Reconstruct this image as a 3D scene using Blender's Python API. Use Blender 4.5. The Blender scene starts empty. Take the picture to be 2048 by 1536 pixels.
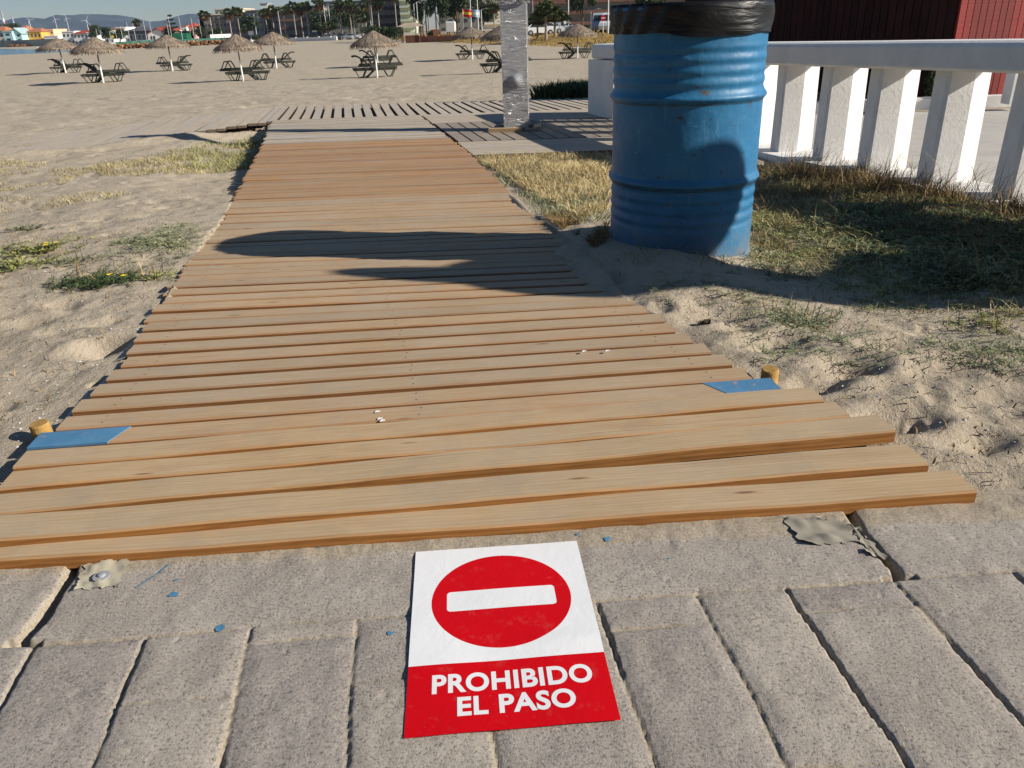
import bpy, bmesh, math, random
import numpy as np
from mathutils import Matrix, Vector
random.seed(7); rng = np.random.default_rng(11)
S = bpy.context.scene; COL = S.collection
# ---------------------------------------------------------------- camera
F_PX, VPX, VPY, EYE = 1595.0, 1150.0, 4300.0, 0.88      # focal length in px of the 2048 px photo, nadir point, eye height
_d = np.array([VPX - 1024, VPY - 768, F_PX]); _d /= np.linalg.norm(_d)
_f = np.array([0, 0, 1.]) - _d * _d[2]; _f /= np.linalg.norm(_f)
RC = np.stack([np.cross(_d, _f), _f, -_d])
cam = bpy.data.objects.new("camera", bpy.data.cameras.new("camera")); COL.objects.link(cam)
m = Matrix.Identity(4)
for i, c in enumerate((RC @ [1, 0, 0], RC @ [0, -1, 0], RC @ [0, 0, -1])):
    for j in range(3): m[j][i] = c[j]
m[2][3] = EYE
cam.matrix_world = m
cam.data.sensor_width = 36; cam.data.lens = 36 * F_PX / 2048
cam.data.clip_start = 0.05; cam.data.clip_end = 30000
S.camera = cam
# ---------------------------------------------------------------- light
SUN_AZ, SUN_EL = math.radians(-14), math.radians(27.3)     # azimuth counter-clockwise from +X
sd = Vector((math.cos(SUN_AZ) * math.cos(SUN_EL), math.sin(SUN_AZ) * math.cos(SUN_EL), math.sin(SUN_EL)))
sun = bpy.data.objects.new("sun", bpy.data.lights.new("sun", 'SUN')); COL.objects.link(sun)
sun.data.energy = 5.0; sun.data.angle = math.radians(0.55); sun.data.color = (1.0, 0.93, 0.82)
sun.rotation_euler = sd.to_track_quat('Z', 'Y').to_euler()
W = bpy.data.worlds.new("World"); S.world = W; W.use_nodes = True
wt = W.node_tree; bg = wt.nodes['Background']
sky = wt.nodes.new('ShaderNodeTexSky'); sky.sky_type = 'NISHITA'; sky.sun_disc = False
sky.sun_elevation = SUN_EL; sky.sun_rotation = math.pi / 2 - SUN_AZ
sky.air_density = 1.0; sky.dust_density = 0.0; sky.ozone_density = 4.5
wt.links.new(sky.outputs[0], bg.inputs[0]); bg.inputs[1].default_value = 0.055
S.view_settings.view_transform = 'Standard'; S.view_settings.look = 'None'
S.view_settings.exposure = 0.50; S.view_settings.gamma = 1.0
# ---------------------------------------------------------------- pixel helpers (photo pixels -> places on the ground)
def ray(px, py): return RC @ np.array([(px - 1024) / F_PX, (py - 768) / F_PX, 1.])
def at(px, py, z=0.0):
    r = ray(px, py); t = (z - EYE) / r[2]; return np.array([r[0] * t, r[1] * t, z])
def far(px, py, d):
    r = ray(px, py); t = d / r[1]; return np.array([r[0] * t, d, EYE + r[2] * t])
# ---------------------------------------------------------------- noise
def _h(ix, iy, s):
    n = (ix.astype(np.int64) * 374761393 + iy.astype(np.int64) * 668265263 + s * 1442695041) & 0xffffffff
    n = ((n ^ (n >> 13)) * 1274126177) & 0xffffffff
    return ((n ^ (n >> 16)) & 0xffff) / 65535.0
def vn(x, y, s=0):
    x = np.asarray(x, float); y = np.asarray(y, float)
    ix = np.floor(x); iy = np.floor(y); fx = x - ix; fy = y - iy
    fx = fx * fx * fx * (fx * (fx * 6 - 15) + 10); fy = fy * fy * fy * (fy * (fy * 6 - 15) + 10)
    a = _h(ix, iy, s); b = _h(ix + 1, iy, s); c = _h(ix, iy + 1, s); d = _h(ix + 1, iy + 1, s)
    return (a + (b - a) * fx) * (1 - fy) + (c + (d - c) * fx) * fy - 0.5
def fbm(x, y, s=0, o=4):
    r = 0; a = 1.0
    for i in range(o):
        r = r + a * vn(x, y, s + i * 17); x = np.asarray(x) * 2.03 + 5.1; y = np.asarray(y) * 2.03 - 3.7; a *= 0.5
    return r
def sst(a, b, x):
    t = np.clip((np.asarray(x, float) - a) / (b - a), 0, 1); return t * t * (3 - 2 * t)
# ---------------------------------------------------------------- mesh helpers
class MB:
    def __init__(s): s.v = []; s.f = []; s.uv = []; s.t = []; s.w = []; s.mi = []
    def quad(s, pts, uv=None, t=0.5, w=1.0, mi=0):
        n = len(s.v); s.v += [tuple(p) for p in pts]; s.f.append(tuple(range(n, n + len(pts))))
        s.uv += uv if uv else [(0, 0)] * len(pts); s.t.append(t); s.w.append(w); s.mi.append(mi)
    def box(s, c, size, ax=None, t=0.5, mi=0, w=1.0):
        ax = np.eye(3) if ax is None else np.asarray(ax, float); c = np.asarray(c, float)
        h = [ax[i] * size[i] / 2 for i in range(3)]
        for i, j, k in ((0, 1, 2), (1, 2, 0), (2, 0, 1)):
            for sg in (1, -1):
                o = c + h[k] * sg; a, b = (h[i], h[j]) if sg > 0 else (h[j], h[i])
                pts = [o - a - b, o + a - b, o + a + b, o - a + b]
                la, lb = np.linalg.norm(a) * 2, np.linalg.norm(b) * 2
                s.quad(pts, [(0, 0), (la, 0), (la, lb), (0, lb)], t, w, mi)
    def prism(s, prof, A, B, side, up, t=0.5, wears=None, mi=0, uvo=(0, 0), caps=True, stations=None):
        """extrude the closed 2-D profile (side, up) from A to B"""
        A, B, side, up = [np.asarray(q, float) for q in (A, B, side, up)]
        L = np.linalg.norm(B - A); st = stations or [(0, 0, 1), (1, 0, 1)]
        rings = []
        for (q, dz, sc) in st:
            P = A + (B - A) * q
            rings.append([P + side * p[0] * sc + up * (p[1] + dz) for p in prof])
        n = len(prof); per = [0]
        for i in range(n): per.append(per[-1] + math.hypot(prof[(i + 1) % n][0] - prof[i][0], prof[(i + 1) % n][1] - prof[i][1]))
        for r in range(len(rings) - 1):
            u0, u1 = st[r][0] * L + uvo[0], st[r + 1][0] * L + uvo[0]
            for i in range(n):
                j = (i + 1) % n
                s.quad([rings[r][i], rings[r + 1][i], rings[r + 1][j], rings[r][j]],
                       [(u0, per[i] + uvo[1]), (u1, per[i] + uvo[1]), (u1, per[i + 1] + uvo[1]), (u0, per[i + 1] + uvo[1])],
                       t, wears[i] if wears else 1.0, mi)
        if caps:
            s.quad(rings[0], [(p[0] + uvo[0], p[1] * 3) for p in prof], t, 0.15, mi)
            s.quad(rings[-1][::-1], [(p[0] + uvo[0], p[1] * 3) for p in prof[::-1]], t, 0.15, mi)
    def bar(s, A, B, r, r2=None, n=8, t=0.5, mi=0, w=1.0):
        A = np.asarray(A, float); B = np.asarray(B, float); d = B - A; L = np.linalg.norm(d)
        if L < 1e-6: return
        d /= L; q = np.array([1., 0, 0]) if abs(d[0]) < .8 else np.array([0, 1., 0])
        a = np.cross(d, q); a /= np.linalg.norm(a); b = np.cross(d, a); r2 = r if r2 is None else r2
        ra = [A + (a * math.cos(2 * math.pi * i / n) + b * math.sin(2 * math.pi * i / n)) * r for i in range(n)]
        rb = [B + (a * math.cos(2 * math.pi * i / n) + b * math.sin(2 * math.pi * i / n)) * r2 for i in range(n)]
        for i in range(n):
            j = (i + 1) % n
            s.quad([ra[j], ra[i], rb[i], rb[j]], [(i / n, 0), ((i + 1) / n, 0), ((i + 1) / n, L), (i / n, L)], t, w, mi)
        s.quad(ra, None, t, w, mi); s.quad(rb[::-1], None, t, w, mi)
    def lathe(s, prof, c=(0, 0, 0), n=48, t=0.5, mi=0, fn=None, cap=True):
        rings = []
        for (r, z) in prof:
            rg = []
            for i in range(n):
                a = 2 * math.pi * i / n; rr = r * (fn(a, z) if fn else 1)
                rg.append((c[0] + rr * math.cos(a), c[1] + rr * math.sin(a), c[2] + z))
            rings.append(rg)
        for k in range(len(prof) - 1):
            for i in range(n):
                j = (i + 1) % n
                s.quad([rings[k][i], rings[k][j], rings[k + 1][j], rings[k + 1][i]],
                       [(i / n, prof[k][1]), ((i + 1) / n, prof[k][1]), ((i + 1) / n, prof[k + 1][1]), (i / n, prof[k + 1][1])], t, 1.0, mi)
        if cap:
            s.quad(rings[0][::-1], None, t, 1, mi); s.quad(rings[-1], None, t, 1, mi)
    def build(s, name, mats, parent=None, smooth=False, merge=False, ang=None):
        me = bpy.data.meshes.new(name); me.from_pydata(s.v, [], s.f)
        uvl = me.uv_layers.new(name='UVMap'); uvl.data.foreach_set('uv', np.array(s.uv, dtype=np.float32).ravel())
        a = me.attributes.new('tint', 'FLOAT', 'FACE'); a.data.foreach_set('value', np.array(s.t, dtype=np.float32))
        a = me.attributes.new('wear', 'FLOAT', 'FACE'); a.data.foreach_set('value', np.array(s.w, dtype=np.float32))
        if not isinstance(mats, (list, tuple)): mats = [mats]
        for q in mats: me.materials.append(q)
        me.polygons.foreach_set('material_index', s.mi)
        if merge:
            bm = bmesh.new(); bm.from_mesh(me); bmesh.ops.remove_doubles(bm, verts=bm.verts, dist=1e-4); bm.to_mesh(me); bm.free()
        if smooth: me.polygons.foreach_set('use_smooth', [True] * len(me.polygons))
        if ang is not None:
            me.polygons.foreach_set('use_smooth', [True] * len(me.polygons)); me.set_sharp_from_angle(angle=math.radians(ang))
        me.update(); o = bpy.data.objects.new(name, me); COL.objects.link(o)
        if parent: o.parent = parent
        return o
def grid_obj(name, X, Y, Z, mat, attrs=None, parent=None):
    ny, nx = X.shape; co = np.stack([X, Y, Z], -1).reshape(-1, 3).astype(np.float32)
    i = np.arange(ny * nx).reshape(ny, nx)
    q = np.stack([i[:-1, :-1], i[:-1, 1:], i[1:, 1:], i[1:, :-1]], -1).reshape(-1, 4)
    me = bpy.data.meshes.new(name); me.vertices.add(len(co)); me.vertices.foreach_set('co', co.ravel())
    me.loops.add(q.size); me.loops.foreach_set('vertex_index', q.ravel().astype(np.int32))
    me.polygons.add(len(q)); me.polygons.foreach_set('loop_start', np.arange(0, q.size, 4, dtype=np.int32))
    me.polygons.foreach_set('loop_total', np.full(len(q), 4, dtype=np.int32))
    me.polygons.foreach_set('use_smooth', np.ones(len(q), dtype=bool)); me.update(calc_edges=True)
    for k, v in (attrs or {}).items():
        a = me.attributes.new(k, 'FLOAT', 'POINT'); a.data.foreach_set('value', np.asarray(v, dtype=np.float32).ravel())
    me.materials.append(mat); o = bpy.data.objects.new(name, me); COL.objects.link(o)
    if parent: o.parent = parent
    return o
def tri_obj(name, co, tris, tint, mat, parent=None):
    me = bpy.data.meshes.new(name); co = np.asarray(co, np.float32); tris = np.asarray(tris, np.int32)
    me.vertices.add(len(co)); me.vertices.foreach_set('co', co.ravel())
    me.loops.add(tris.size); me.loops.foreach_set('vertex_index', tris.ravel())
    me.polygons.add(len(tris)); me.polygons.foreach_set('loop_start', np.arange(0, tris.size, 3, dtype=np.int32))
    me.polygons.foreach_set('loop_total', np.full(len(tris), 3, dtype=np.int32)); me.update(calc_edges=True)
    a = me.attributes.new('tint', 'FLOAT', 'POINT'); a.data.foreach_set('value', np.asarray(tint, np.float32))
    me.materials.append(mat); o = bpy.data.objects.new(name, me); COL.objects.link(o)
    if parent: o.parent = parent
    return o
def empty(name, loc=(0, 0, 0), rz=0):
    o = bpy.data.objects.new(name, None); COL.objects.link(o); o.location = loc; o.rotation_euler = (0, 0, rz); o.empty_display_size = 0.1; return o
def tag(o, label=None, cat=None, group=None, kind=None):
    if label: o['label'] = label
    if cat: o['category'] = cat
    if group: o['group'] = group
    if kind: o['kind'] = kind
    return o
def dup(o, parent=None):
    c = o.copy(); COL.objects.link(c)
    if parent: c.parent = parent
    for ch in list(o.children): dup(ch, c)
    return c
# ---------------------------------------------------------------- materials
class N:
    def __init__(s, name, rough=0.8, spec=0.3):
        s.m = bpy.data.materials.new(name); s.m.use_nodes = True; s.t = s.m.node_tree; s.b = s.t.nodes['Principled BSDF']
        s.b.inputs['Roughness'].default_value = rough; s.b.inputs['Specular IOR Level'].default_value = spec
    def n(s, ty, **k):
        q = s.t.nodes.new(ty)
        for a, b in k.items():
            if a.startswith('i_'): q.inputs[a[2:].replace('_', ' ')].default_value = b
            else: setattr(q, a, b)
        return q
    def l(s, a, b): s.t.links.new(a, b)
    def coord(s, kind='Object', scale=(1, 1, 1)):
        tc = s.n('ShaderNodeTexCoord'); mp = s.n('ShaderNodeMapping'); mp.inputs['Scale'].default_value = scale
        s.l(tc.outputs[kind], mp.inputs[0]); return mp.outputs[0]
    def pos(s, scale=(1, 1, 1)):
        g = s.n('ShaderNodeNewGeometry'); mp = s.n('ShaderNodeMapping'); mp.inputs['Scale'].default_value = scale
        s.l(g.outputs['Position'], mp.inputs[0]); return mp.outputs[0]
    def noise(s, vec, sc, det=4, rough=0.55, dist=0.0):
        q = s.n('ShaderNodeTexNoise'); q.inputs['Scale'].default_value = sc; q.inputs['Detail'].default_value = det
        q.inputs['Roughness'].default_value = rough; q.inputs['Distortion'].default_value = dist
        s.l(vec, q.inputs['Vector']); return q.outputs['Fac']
    def ramp(s, fac, stops):
        q = s.n('ShaderNodeValToRGB'); e = q.color_ramp.elements
        while len(e) < len(stops): e.new(0.5)
        for el, (p, c) in zip(e, stops):
            el.position = p; el.color = (c[0], c[1], c[2], 1) if hasattr(c, '__len__') else (c, c, c, 1)
        s.l(fac, q.inputs[0]); return q.outputs[0]
    def mix(s, fac, a, b, mode='MIX'):
        q = s.n('ShaderNodeMix'); q.data_type = 'RGBA'; q.blend_type = mode
        for sock, v in ((q.inputs[0], fac), (q.inputs[6], a), (q.inputs[7], b)):
            if isinstance(v, (int, float)): sock.default_value = v
            elif isinstance(v, (tuple, list)): sock.default_value = (v[0], v[1], v[2], 1)
            else: s.l(v, sock)
        return q.outputs[2]
    def math(s, op, a, b=0.0):
        q = s.n('ShaderNodeMath'); q.operation = op
        for sock, v in ((q.inputs[0], a), (q.inputs[1], b)):
            if isinstance(v, (int, float)): sock.default_value = v
            else: s.l(v, sock)
        return q.outputs[0]
    def attr(s, name): return s.n('ShaderNodeAttribute', attribute_name=name).outputs['Fac']
    def bump(s, h, st=0.3, dist=0.01):
        q = s.n('ShaderNodeBump'); q.inputs['Strength'].default_value = st; q.inputs['Distance'].default_value = dist
        s.l(h, q.inputs['Height']); s.l(q.outputs[0], s.b.inputs['Normal']); return q
    def base(s, c):
        if isinstance(c, tuple): s.b.inputs['Base Color'].default_value = (c[0], c[1], c[2], 1)
        else: s.l(c, s.b.inputs['Base Color'])
        return s
def mottled(name, c, amt=0.25, sc=3.0, rough=0.8, spec=0.25, bump=0.0, bsc=60, metal=0.0):
    n = N(name, rough, spec); v = n.coord('Object'); f = n.noise(v, sc, 5, 0.6)
    lo = tuple(x * (1 - amt) for x in c); hi = tuple(min(1, x * (1 + amt)) for x in c)
    n.base(n.ramp(f, [(0.3, lo), (0.7, hi)])); n.b.inputs['Metallic'].default_value = metal
    if bump: n.bump(n.noise(v, bsc, 4), bump, 0.01)
    return n.m
def tinted(name, lo, hi, amt=0.2, sc=4.0, rough=0.8, spec=0.2):
    """colour runs from lo to hi with the mesh's own 'tint' attribute, plus mottling"""
    n = N(name, rough, spec); v = n.coord('Object'); c = n.ramp(n.attr('tint'), [(0.0, lo), (1.0, hi)])
    f = n.ramp(n.noise(v, sc, 5), [(0.3, 1 - amt), (0.7, 1 + amt)])
    n.base(n.mix(1.0, c, f, 'MULTIPLY')); return n
M = {}
# sand
def sand_mat():
    n = N('sand', 0.95, 0.1); p = n.pos(); big = n.noise(p, 0.9, 5, 0.6); fine = n.noise(p, 420, 2, 0.7); mid = n.noise(p, 14, 5, 0.65)
    c = n.ramp(big, [(0.3, (0.45, 0.375, 0.275)), (0.7, (0.52, 0.44, 0.33))])
    c = n.mix(n.ramp(mid, [(0.35, 0.0), (0.62, 0.35)]), c, (0.36, 0.31, 0.25))
    c = n.mix(n.ramp(fine, [(0.33, 0.7), (0.46, 0.0)]), c, (0.14, 0.115, 0.09))
    dk = n.math('MULTIPLY', n.ramp(n.noise(p, 6, 5, 0.6), [(0.52, 0.0), (0.72, 0.6)]), n.ramp(n.noise(p, 260, 3, 0.8), [(0.42, 0.0), (0.54, 0.8)])); c = n.mix(dk, c, (0.17, 0.14, 0.11))
    c = n.mix(n.ramp(fine, [(0.62, 0.0), (0.74, 0.5)]), c, (0.62, 0.56, 0.47))
    c = n.mix(n.attr('dry'), c, n.ramp(n.noise(p, .35, 5, .65), [(.3, (.20, .17, .06)), (.5, (.36, .24, .085)), (.7, (.46, .31, .13))]))
    n.base(c)
    h = n.math('ADD', n.math('MULTIPLY', n.noise(p, 5.0, 6, 0.58), 2.5), n.math('MULTIPLY', n.noise(p, 45, 5, 0.7), 0.8))
    n.bump(n.math('ADD', h, n.math('MULTIPLY', fine, 0.22)), 1.0, 0.012); return n.m
M['sand'] = sand_mat()
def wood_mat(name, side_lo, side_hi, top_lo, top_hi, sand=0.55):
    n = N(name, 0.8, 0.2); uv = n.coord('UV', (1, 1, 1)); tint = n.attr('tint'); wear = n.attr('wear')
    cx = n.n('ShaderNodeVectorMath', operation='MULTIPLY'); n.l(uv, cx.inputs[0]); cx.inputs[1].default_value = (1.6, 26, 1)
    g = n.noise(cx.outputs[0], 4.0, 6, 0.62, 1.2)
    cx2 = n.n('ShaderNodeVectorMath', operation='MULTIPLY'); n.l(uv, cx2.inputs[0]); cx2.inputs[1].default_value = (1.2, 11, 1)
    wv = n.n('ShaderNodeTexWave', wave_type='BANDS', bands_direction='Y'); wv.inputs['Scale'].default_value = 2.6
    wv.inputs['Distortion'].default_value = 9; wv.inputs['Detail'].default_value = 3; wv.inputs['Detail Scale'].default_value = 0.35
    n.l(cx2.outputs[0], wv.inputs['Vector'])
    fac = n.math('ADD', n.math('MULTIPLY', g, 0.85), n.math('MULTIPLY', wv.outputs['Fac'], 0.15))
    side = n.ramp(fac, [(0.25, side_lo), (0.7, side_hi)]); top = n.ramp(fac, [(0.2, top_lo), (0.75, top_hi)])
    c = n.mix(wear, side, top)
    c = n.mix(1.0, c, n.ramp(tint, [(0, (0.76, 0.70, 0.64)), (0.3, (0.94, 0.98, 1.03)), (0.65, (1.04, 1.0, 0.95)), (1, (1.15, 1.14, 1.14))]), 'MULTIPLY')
    gx = n.n('ShaderNodeVectorMath', operation='MULTIPLY'); n.l(uv, gx.inputs[0]); gx.inputs[1].default_value = (.9, 3, 1)
    c = n.mix(n.math('MULTIPLY', wear, n.ramp(n.noise(gx.outputs[0], 1.3, 4, 0.6), [(0.45, 0.0), (0.72, 0.4)])), c, (0.36, 0.295, 0.225))
    c = n.mix(n.math('MULTIPLY', wear, n.ramp(n.noise(gx.outputs[0], 2.7, 4, 0.6), [(0.56, 0.0), (0.74, 0.45)])), c, (0.30, 0.17, 0.085))
    p = n.pos(); blot = n.noise(p, 7, 5, 0.65)
    c = n.mix(n.math('MULTIPLY', n.ramp(blot, [(0.52, 0.0), (0.72, 0.5)]), wear), c, (0.30, 0.245, 0.19))
    dust = n.math('MULTIPLY', n.ramp(n.noise(p, 3.1, 5, 0.6), [(0.42, 0.0), (0.66, sand)]), wear)
    grain = n.noise(p, 380, 2, 0.7)
    c = n.mix(n.math('MULTIPLY', dust, n.ramp(grain, [(0.4, 0.35), (0.6, 1.0)])), c, (0.42, 0.36, 0.28))
    kn = n.n('ShaderNodeTexVoronoi'); kx = n.n('ShaderNodeVectorMath', operation='MULTIPLY'); n.l(uv, kx.inputs[0]); kx.inputs[1].default_value = (3.1, 17, 1)
    n.l(kx.outputs[0], kn.inputs['Vector']); kn.inputs['Scale'].default_value = 1.0
    c = n.mix(n.ramp(kn.outputs['Distance'], [(0.035, 0.8), (0.09, 0.0)]), c, (0.15, 0.065, 0.025))
    crk = n.n('ShaderNodeVectorMath', operation='MULTIPLY'); n.l(uv, crk.inputs[0]); crk.inputs[1].default_value = (1.1, 95, 1)
    c = n.mix(n.math('MULTIPLY', wear, n.ramp(n.noise(crk.outputs[0], 1.6, 3, 0.5), [(0.66, 0.0), (0.72, 0.55)])), c, (0.17, 0.10, 0.06))
    n.base(c); n.bump(n.math('ADD', fac, n.math('MULTIPLY', n.math('MULTIPLY', grain, dust), 0.8)), 0.22, 0.003); return n.m
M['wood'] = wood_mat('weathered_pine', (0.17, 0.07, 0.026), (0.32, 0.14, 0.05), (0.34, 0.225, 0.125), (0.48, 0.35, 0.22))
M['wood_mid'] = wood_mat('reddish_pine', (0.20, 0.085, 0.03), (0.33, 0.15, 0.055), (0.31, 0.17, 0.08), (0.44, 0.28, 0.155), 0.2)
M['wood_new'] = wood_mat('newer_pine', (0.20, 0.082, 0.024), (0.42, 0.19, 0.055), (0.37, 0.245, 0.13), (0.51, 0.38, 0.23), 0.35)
M['wood_grey'] = wood_mat('silvered_pine', (0.06, 0.038, 0.028), (0.11, 0.072, 0.052), (0.40, 0.345, 0.28), (0.51, 0.45, 0.37), 0.7)  # side faces darkened to paint the shade in the gaps between slats
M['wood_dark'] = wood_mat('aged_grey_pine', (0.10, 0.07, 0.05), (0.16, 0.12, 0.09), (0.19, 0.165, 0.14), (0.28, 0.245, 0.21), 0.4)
M['peg'] = mottled('peg_wood', (0.42, 0.25, 0.075), 0.25, 30, 0.8, bump=0.3)
def blue_mark():
    n = N('blue_paint', 0.6, 0.3); p = n.pos(); f = n.noise(p, 40, 5, 0.7)
    n.base(n.mix(n.ramp(f, [(0.60, 0.0), (0.68, 0.8)]), n.ramp(n.noise(p, 9, 3), [(0.3, (0.06, 0.18, 0.32)), (0.7, (0.10, 0.25, 0.41))]), (0.36, 0.30, 0.22)))
    n.bump(f, 0.2, 0.003); return n.m
M['blue_mark'] = blue_mark()
def drum_mat():
    n = N('blue_drum_paint', 0.5, 0.4); p = n.coord('Object'); f = n.noise(p, 5, 6, 0.65)
    c = n.ramp(f, [(0.3, (0.012, 0.115, 0.26)), (0.7, (0.026, 0.18, 0.35))])
    sc = n.noise(n.coord('Object', (5, 5, .9)), 7, 5, 0.75); c = n.mix(n.ramp(sc, [(0.58, 0.0), (0.72, 0.55)]), c, (0.10, 0.27, 0.40))
    chip = n.noise(p, 38, 5, 0.75); c = n.mix(n.ramp(chip, [(0.635, 0.0), (0.655, 0.9)]), c, (0.05, 0.035, 0.022))
    rust = n.noise(p, 13, 6, 0.75); c = n.mix(n.ramp(rust, [(0.64, 0.0), (0.67, 0.9)]), c, (0.11, 0.055, 0.02))
    scr = n.noise(n.coord('Object', (30, 30, 160)), 1.0, 3, 0.5); c = n.mix(n.ramp(scr, [(0.70, 0.0), (0.73, 0.5)]), c, (0.14, 0.34, 0.48))
    sp = n.n('ShaderNodeSeparateXYZ'); n.l(p, sp.inputs[0]); low = n.math('MULTIPLY', n.ramp(sp.outputs[2], [(0.0, 1.0), (0.22, 0.0)]), n.ramp(n.noise(p, 11, 5, 0.7), [(0.35, 0.0), (0.7, 0.9)]))
    c = n.mix(low, c, (0.22, 0.18, 0.13))
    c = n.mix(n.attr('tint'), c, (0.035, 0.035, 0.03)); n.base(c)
    n.l(n.ramp(n.noise(p, 9, 4), [(0.3, 0.40), (0.7, 0.62)]), n.b.inputs['Roughness'])
    n.bump(n.math('ADD', n.noise(p, 3.2, 4, 0.5), n.math('MULTIPLY', n.noise(p, 11, 4, .6), .18)), 0.5, 0.035); return n.m
M['drum'] = drum_mat()
def bag_mat():
    n = N('black_liner', 0.42, 0.35); n.base((0.006, 0.006, 0.007)); v = n.coord('Object', (1.2, 1.2, 7))
    n.bump(n.math('ADD', n.noise(v, 3.2, 4, 0.6, 1.2), n.noise(n.coord('Object'), 6, 2, .5)), 0.32, 0.03); return n.m
M['bag'] = bag_mat()
def white_mat(name, c=(0.78, 0.76, 0.73)):
    n = N(name, 0.65, 0.3); p = n.coord('Object'); f = n.noise(p, 6, 6, 0.65)
    q = n.ramp(f, [(0.3, tuple(x * 0.86 for x in c)), (0.65, c)])
    q = n.mix(n.ramp(n.noise(p, 30, 5, 0.7), [(0.66, 0.0), (0.72, 0.55)]), q, (0.30, 0.25, 0.20)); n.base(q)
    n.bump(n.noise(p, 40, 5, 0.6), 0.25, 0.01); return n.m
M['white'] = white_mat('white_painted_concrete')
def paver_mat():
    n = N('concrete_paver', 0.92, 0.2); p = n.pos(); tint = n.attr('tint'); joint = n.attr('joint')
    g1 = n.noise(p, 210, 3, 0.8); g2 = n.noise(p, 700, 2, 0.7); big = n.noise(p, 8, 6, 0.62)
    c = n.ramp(big, [(0.3, (0.30, 0.265, 0.23)), (0.7, (0.40, 0.36, 0.315))])
    c = n.mix(1.0, c, n.ramp(tint, [(0, (0.84, 0.83, 0.85)), (1, (1.14, 1.12, 1.08))]), 'MULTIPLY')
    c = n.mix(n.ramp(g1, [(0.36, 0.75), (0.47, 0.0)]), c, (0.075, 0.068, 0.062))
    c = n.mix(n.ramp(g1, [(0.56, 0.0), (0.68, 0.7)]), c, (0.52, 0.47, 0.40))
    c = n.mix(n.ramp(g2, [(0.62, 0.0), (0.70, 0.6)]), c, (0.60, 0.57, 0.52))
    jn = n.ramp(n.math('ADD', joint, n.math('MULTIPLY', n.math('SUBTRACT', n.noise(p, 30, 5, 0.7), 0.5), 1.3)), [(0.5, 0.0), (0.9, 0.75)])
    c = n.mix(jn, c, n.mix(n.ramp(g1, [(0.4, 0.0), (0.6, 1.0)]), (0.27, 0.22, 0.155), (0.40, 0.34, 0.25)))
    n.base(c); h = n.math('ADD', n.math('MULTIPLY', g1, 1.0), n.math('MULTIPLY', g2, 0.6))
    n.bump(h, 0.55, 0.0022); return n.m
M['paver'] = paver_mat()
def slab_mat():
    n = N('pale_concrete', 0.9, 0.2); p = n.pos(); c = n.ramp(n.noise(p, 3, 6, 0.65), [(0.3, (0.40, 0.375, 0.34)), (0.7, (0.52, 0.49, 0.44))])
    c = n.mix(n.ramp(n.noise(n.pos((1, 3.5, 1)), 1.6, 3, 0.5), [(0.60, 0.0), (0.66, 0.35)]), c, (0.56, 0.47, 0.33))
    c = n.mix(n.ramp(n.noise(p, 60, 4, 0.7), [(0.62, 0.0), (0.7, 0.6)]), c, (0.2, 0.18, 0.15)); n.base(c); n.bump(n.noise(p, 80, 4), 0.3, 0.004); return n.m
M['slab'] = slab_mat()
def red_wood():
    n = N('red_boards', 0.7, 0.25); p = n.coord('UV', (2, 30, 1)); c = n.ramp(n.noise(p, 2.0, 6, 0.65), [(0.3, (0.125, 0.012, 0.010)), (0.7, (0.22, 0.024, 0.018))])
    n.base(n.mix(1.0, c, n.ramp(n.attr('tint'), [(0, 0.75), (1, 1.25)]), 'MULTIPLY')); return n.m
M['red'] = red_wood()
M['shaded_boards'] = tinted('shaded_red_boards', (0.018, 0.006, 0.005), (0.035, 0.010, 0.008), .2).m  # red boards darkened to paint in the shade of the hut's side wall
M['darkgap'] = mottled('dark_timber', (0.05, 0.02, 0.018), 0.2)
def leaf(name, lo, hi, rough=0.7):
    n = tinted(name, lo, hi, 0.25, 2.0, rough, 0.25); n.b.inputs['Subsurface Weight'].default_value = 0.0; return n.m
M['straw'] = leaf('dry_straw', (0.34, 0.26, 0.12), (0.74, 0.60, 0.33))
M['straw_g'] = leaf('yellow_green_blades', (0.19, 0.17, 0.07), (0.60, 0.50, 0.26))
M['grass'] = leaf('green_blades', (0.10, 0.12, 0.035), (0.42, 0.42, 0.15))
M['weed'] = leaf('dark_weed', (0.028, 0.05, 0.022), (0.11, 0.16, 0.06))
M['sage'] = leaf('grey_green_weed', (0.12, 0.15, 0.08), (0.42, 0.43, 0.24))
M['brown_grass'] = leaf('brown_stems', (0.09, 0.055, 0.03), (0.40, 0.28, 0.12))
M['yellow'] = mottled('yellow_petals', (0.75, 0.55, 0.02), 0.1)
M['crown'] = leaf('tree_leaves', (0.012, 0.022, 0.010), (0.06, 0.085, 0.03))
M['crown_dark'] = leaf('dark_conifer', (0.006, 0.010, 0.006), (0.022, 0.03, 0.015))
M['palm'] = leaf('palm_fronds', (0.028, 0.042, 0.014), (0.12, 0.15, 0.045))
M['skirt'] = leaf('dead_fronds', (0.09, 0.05, 0.022), (0.26, 0.165, 0.08))
M['trunk'] = mottled('palm_trunk', (0.30, 0.25, 0.20), 0.3, 4)
M['bark'] = mottled('bark', (0.10, 0.075, 0.05), 0.3, 4)
M['thatch'] = leaf('grey_thatch', (0.14, 0.105, 0.078), (0.40, 0.315, 0.235), 0.9)
M['pole_wood'] = mottled('pole_timber', (0.17, 0.13, 0.095), 0.25, 8)
M['pole_white'] = mottled('white_pole_paint', (0.82, 0.81, 0.79), 0.05, 8, 0.5)
M['metal_w'] = mottled('white_metal', (0.72, 0.72, 0.72), 0.06, 5, 0.4)
M['metal_g'] = mottled('grey_metal', (0.33, 0.34, 0.35), 0.1, 5, 0.45)
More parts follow.
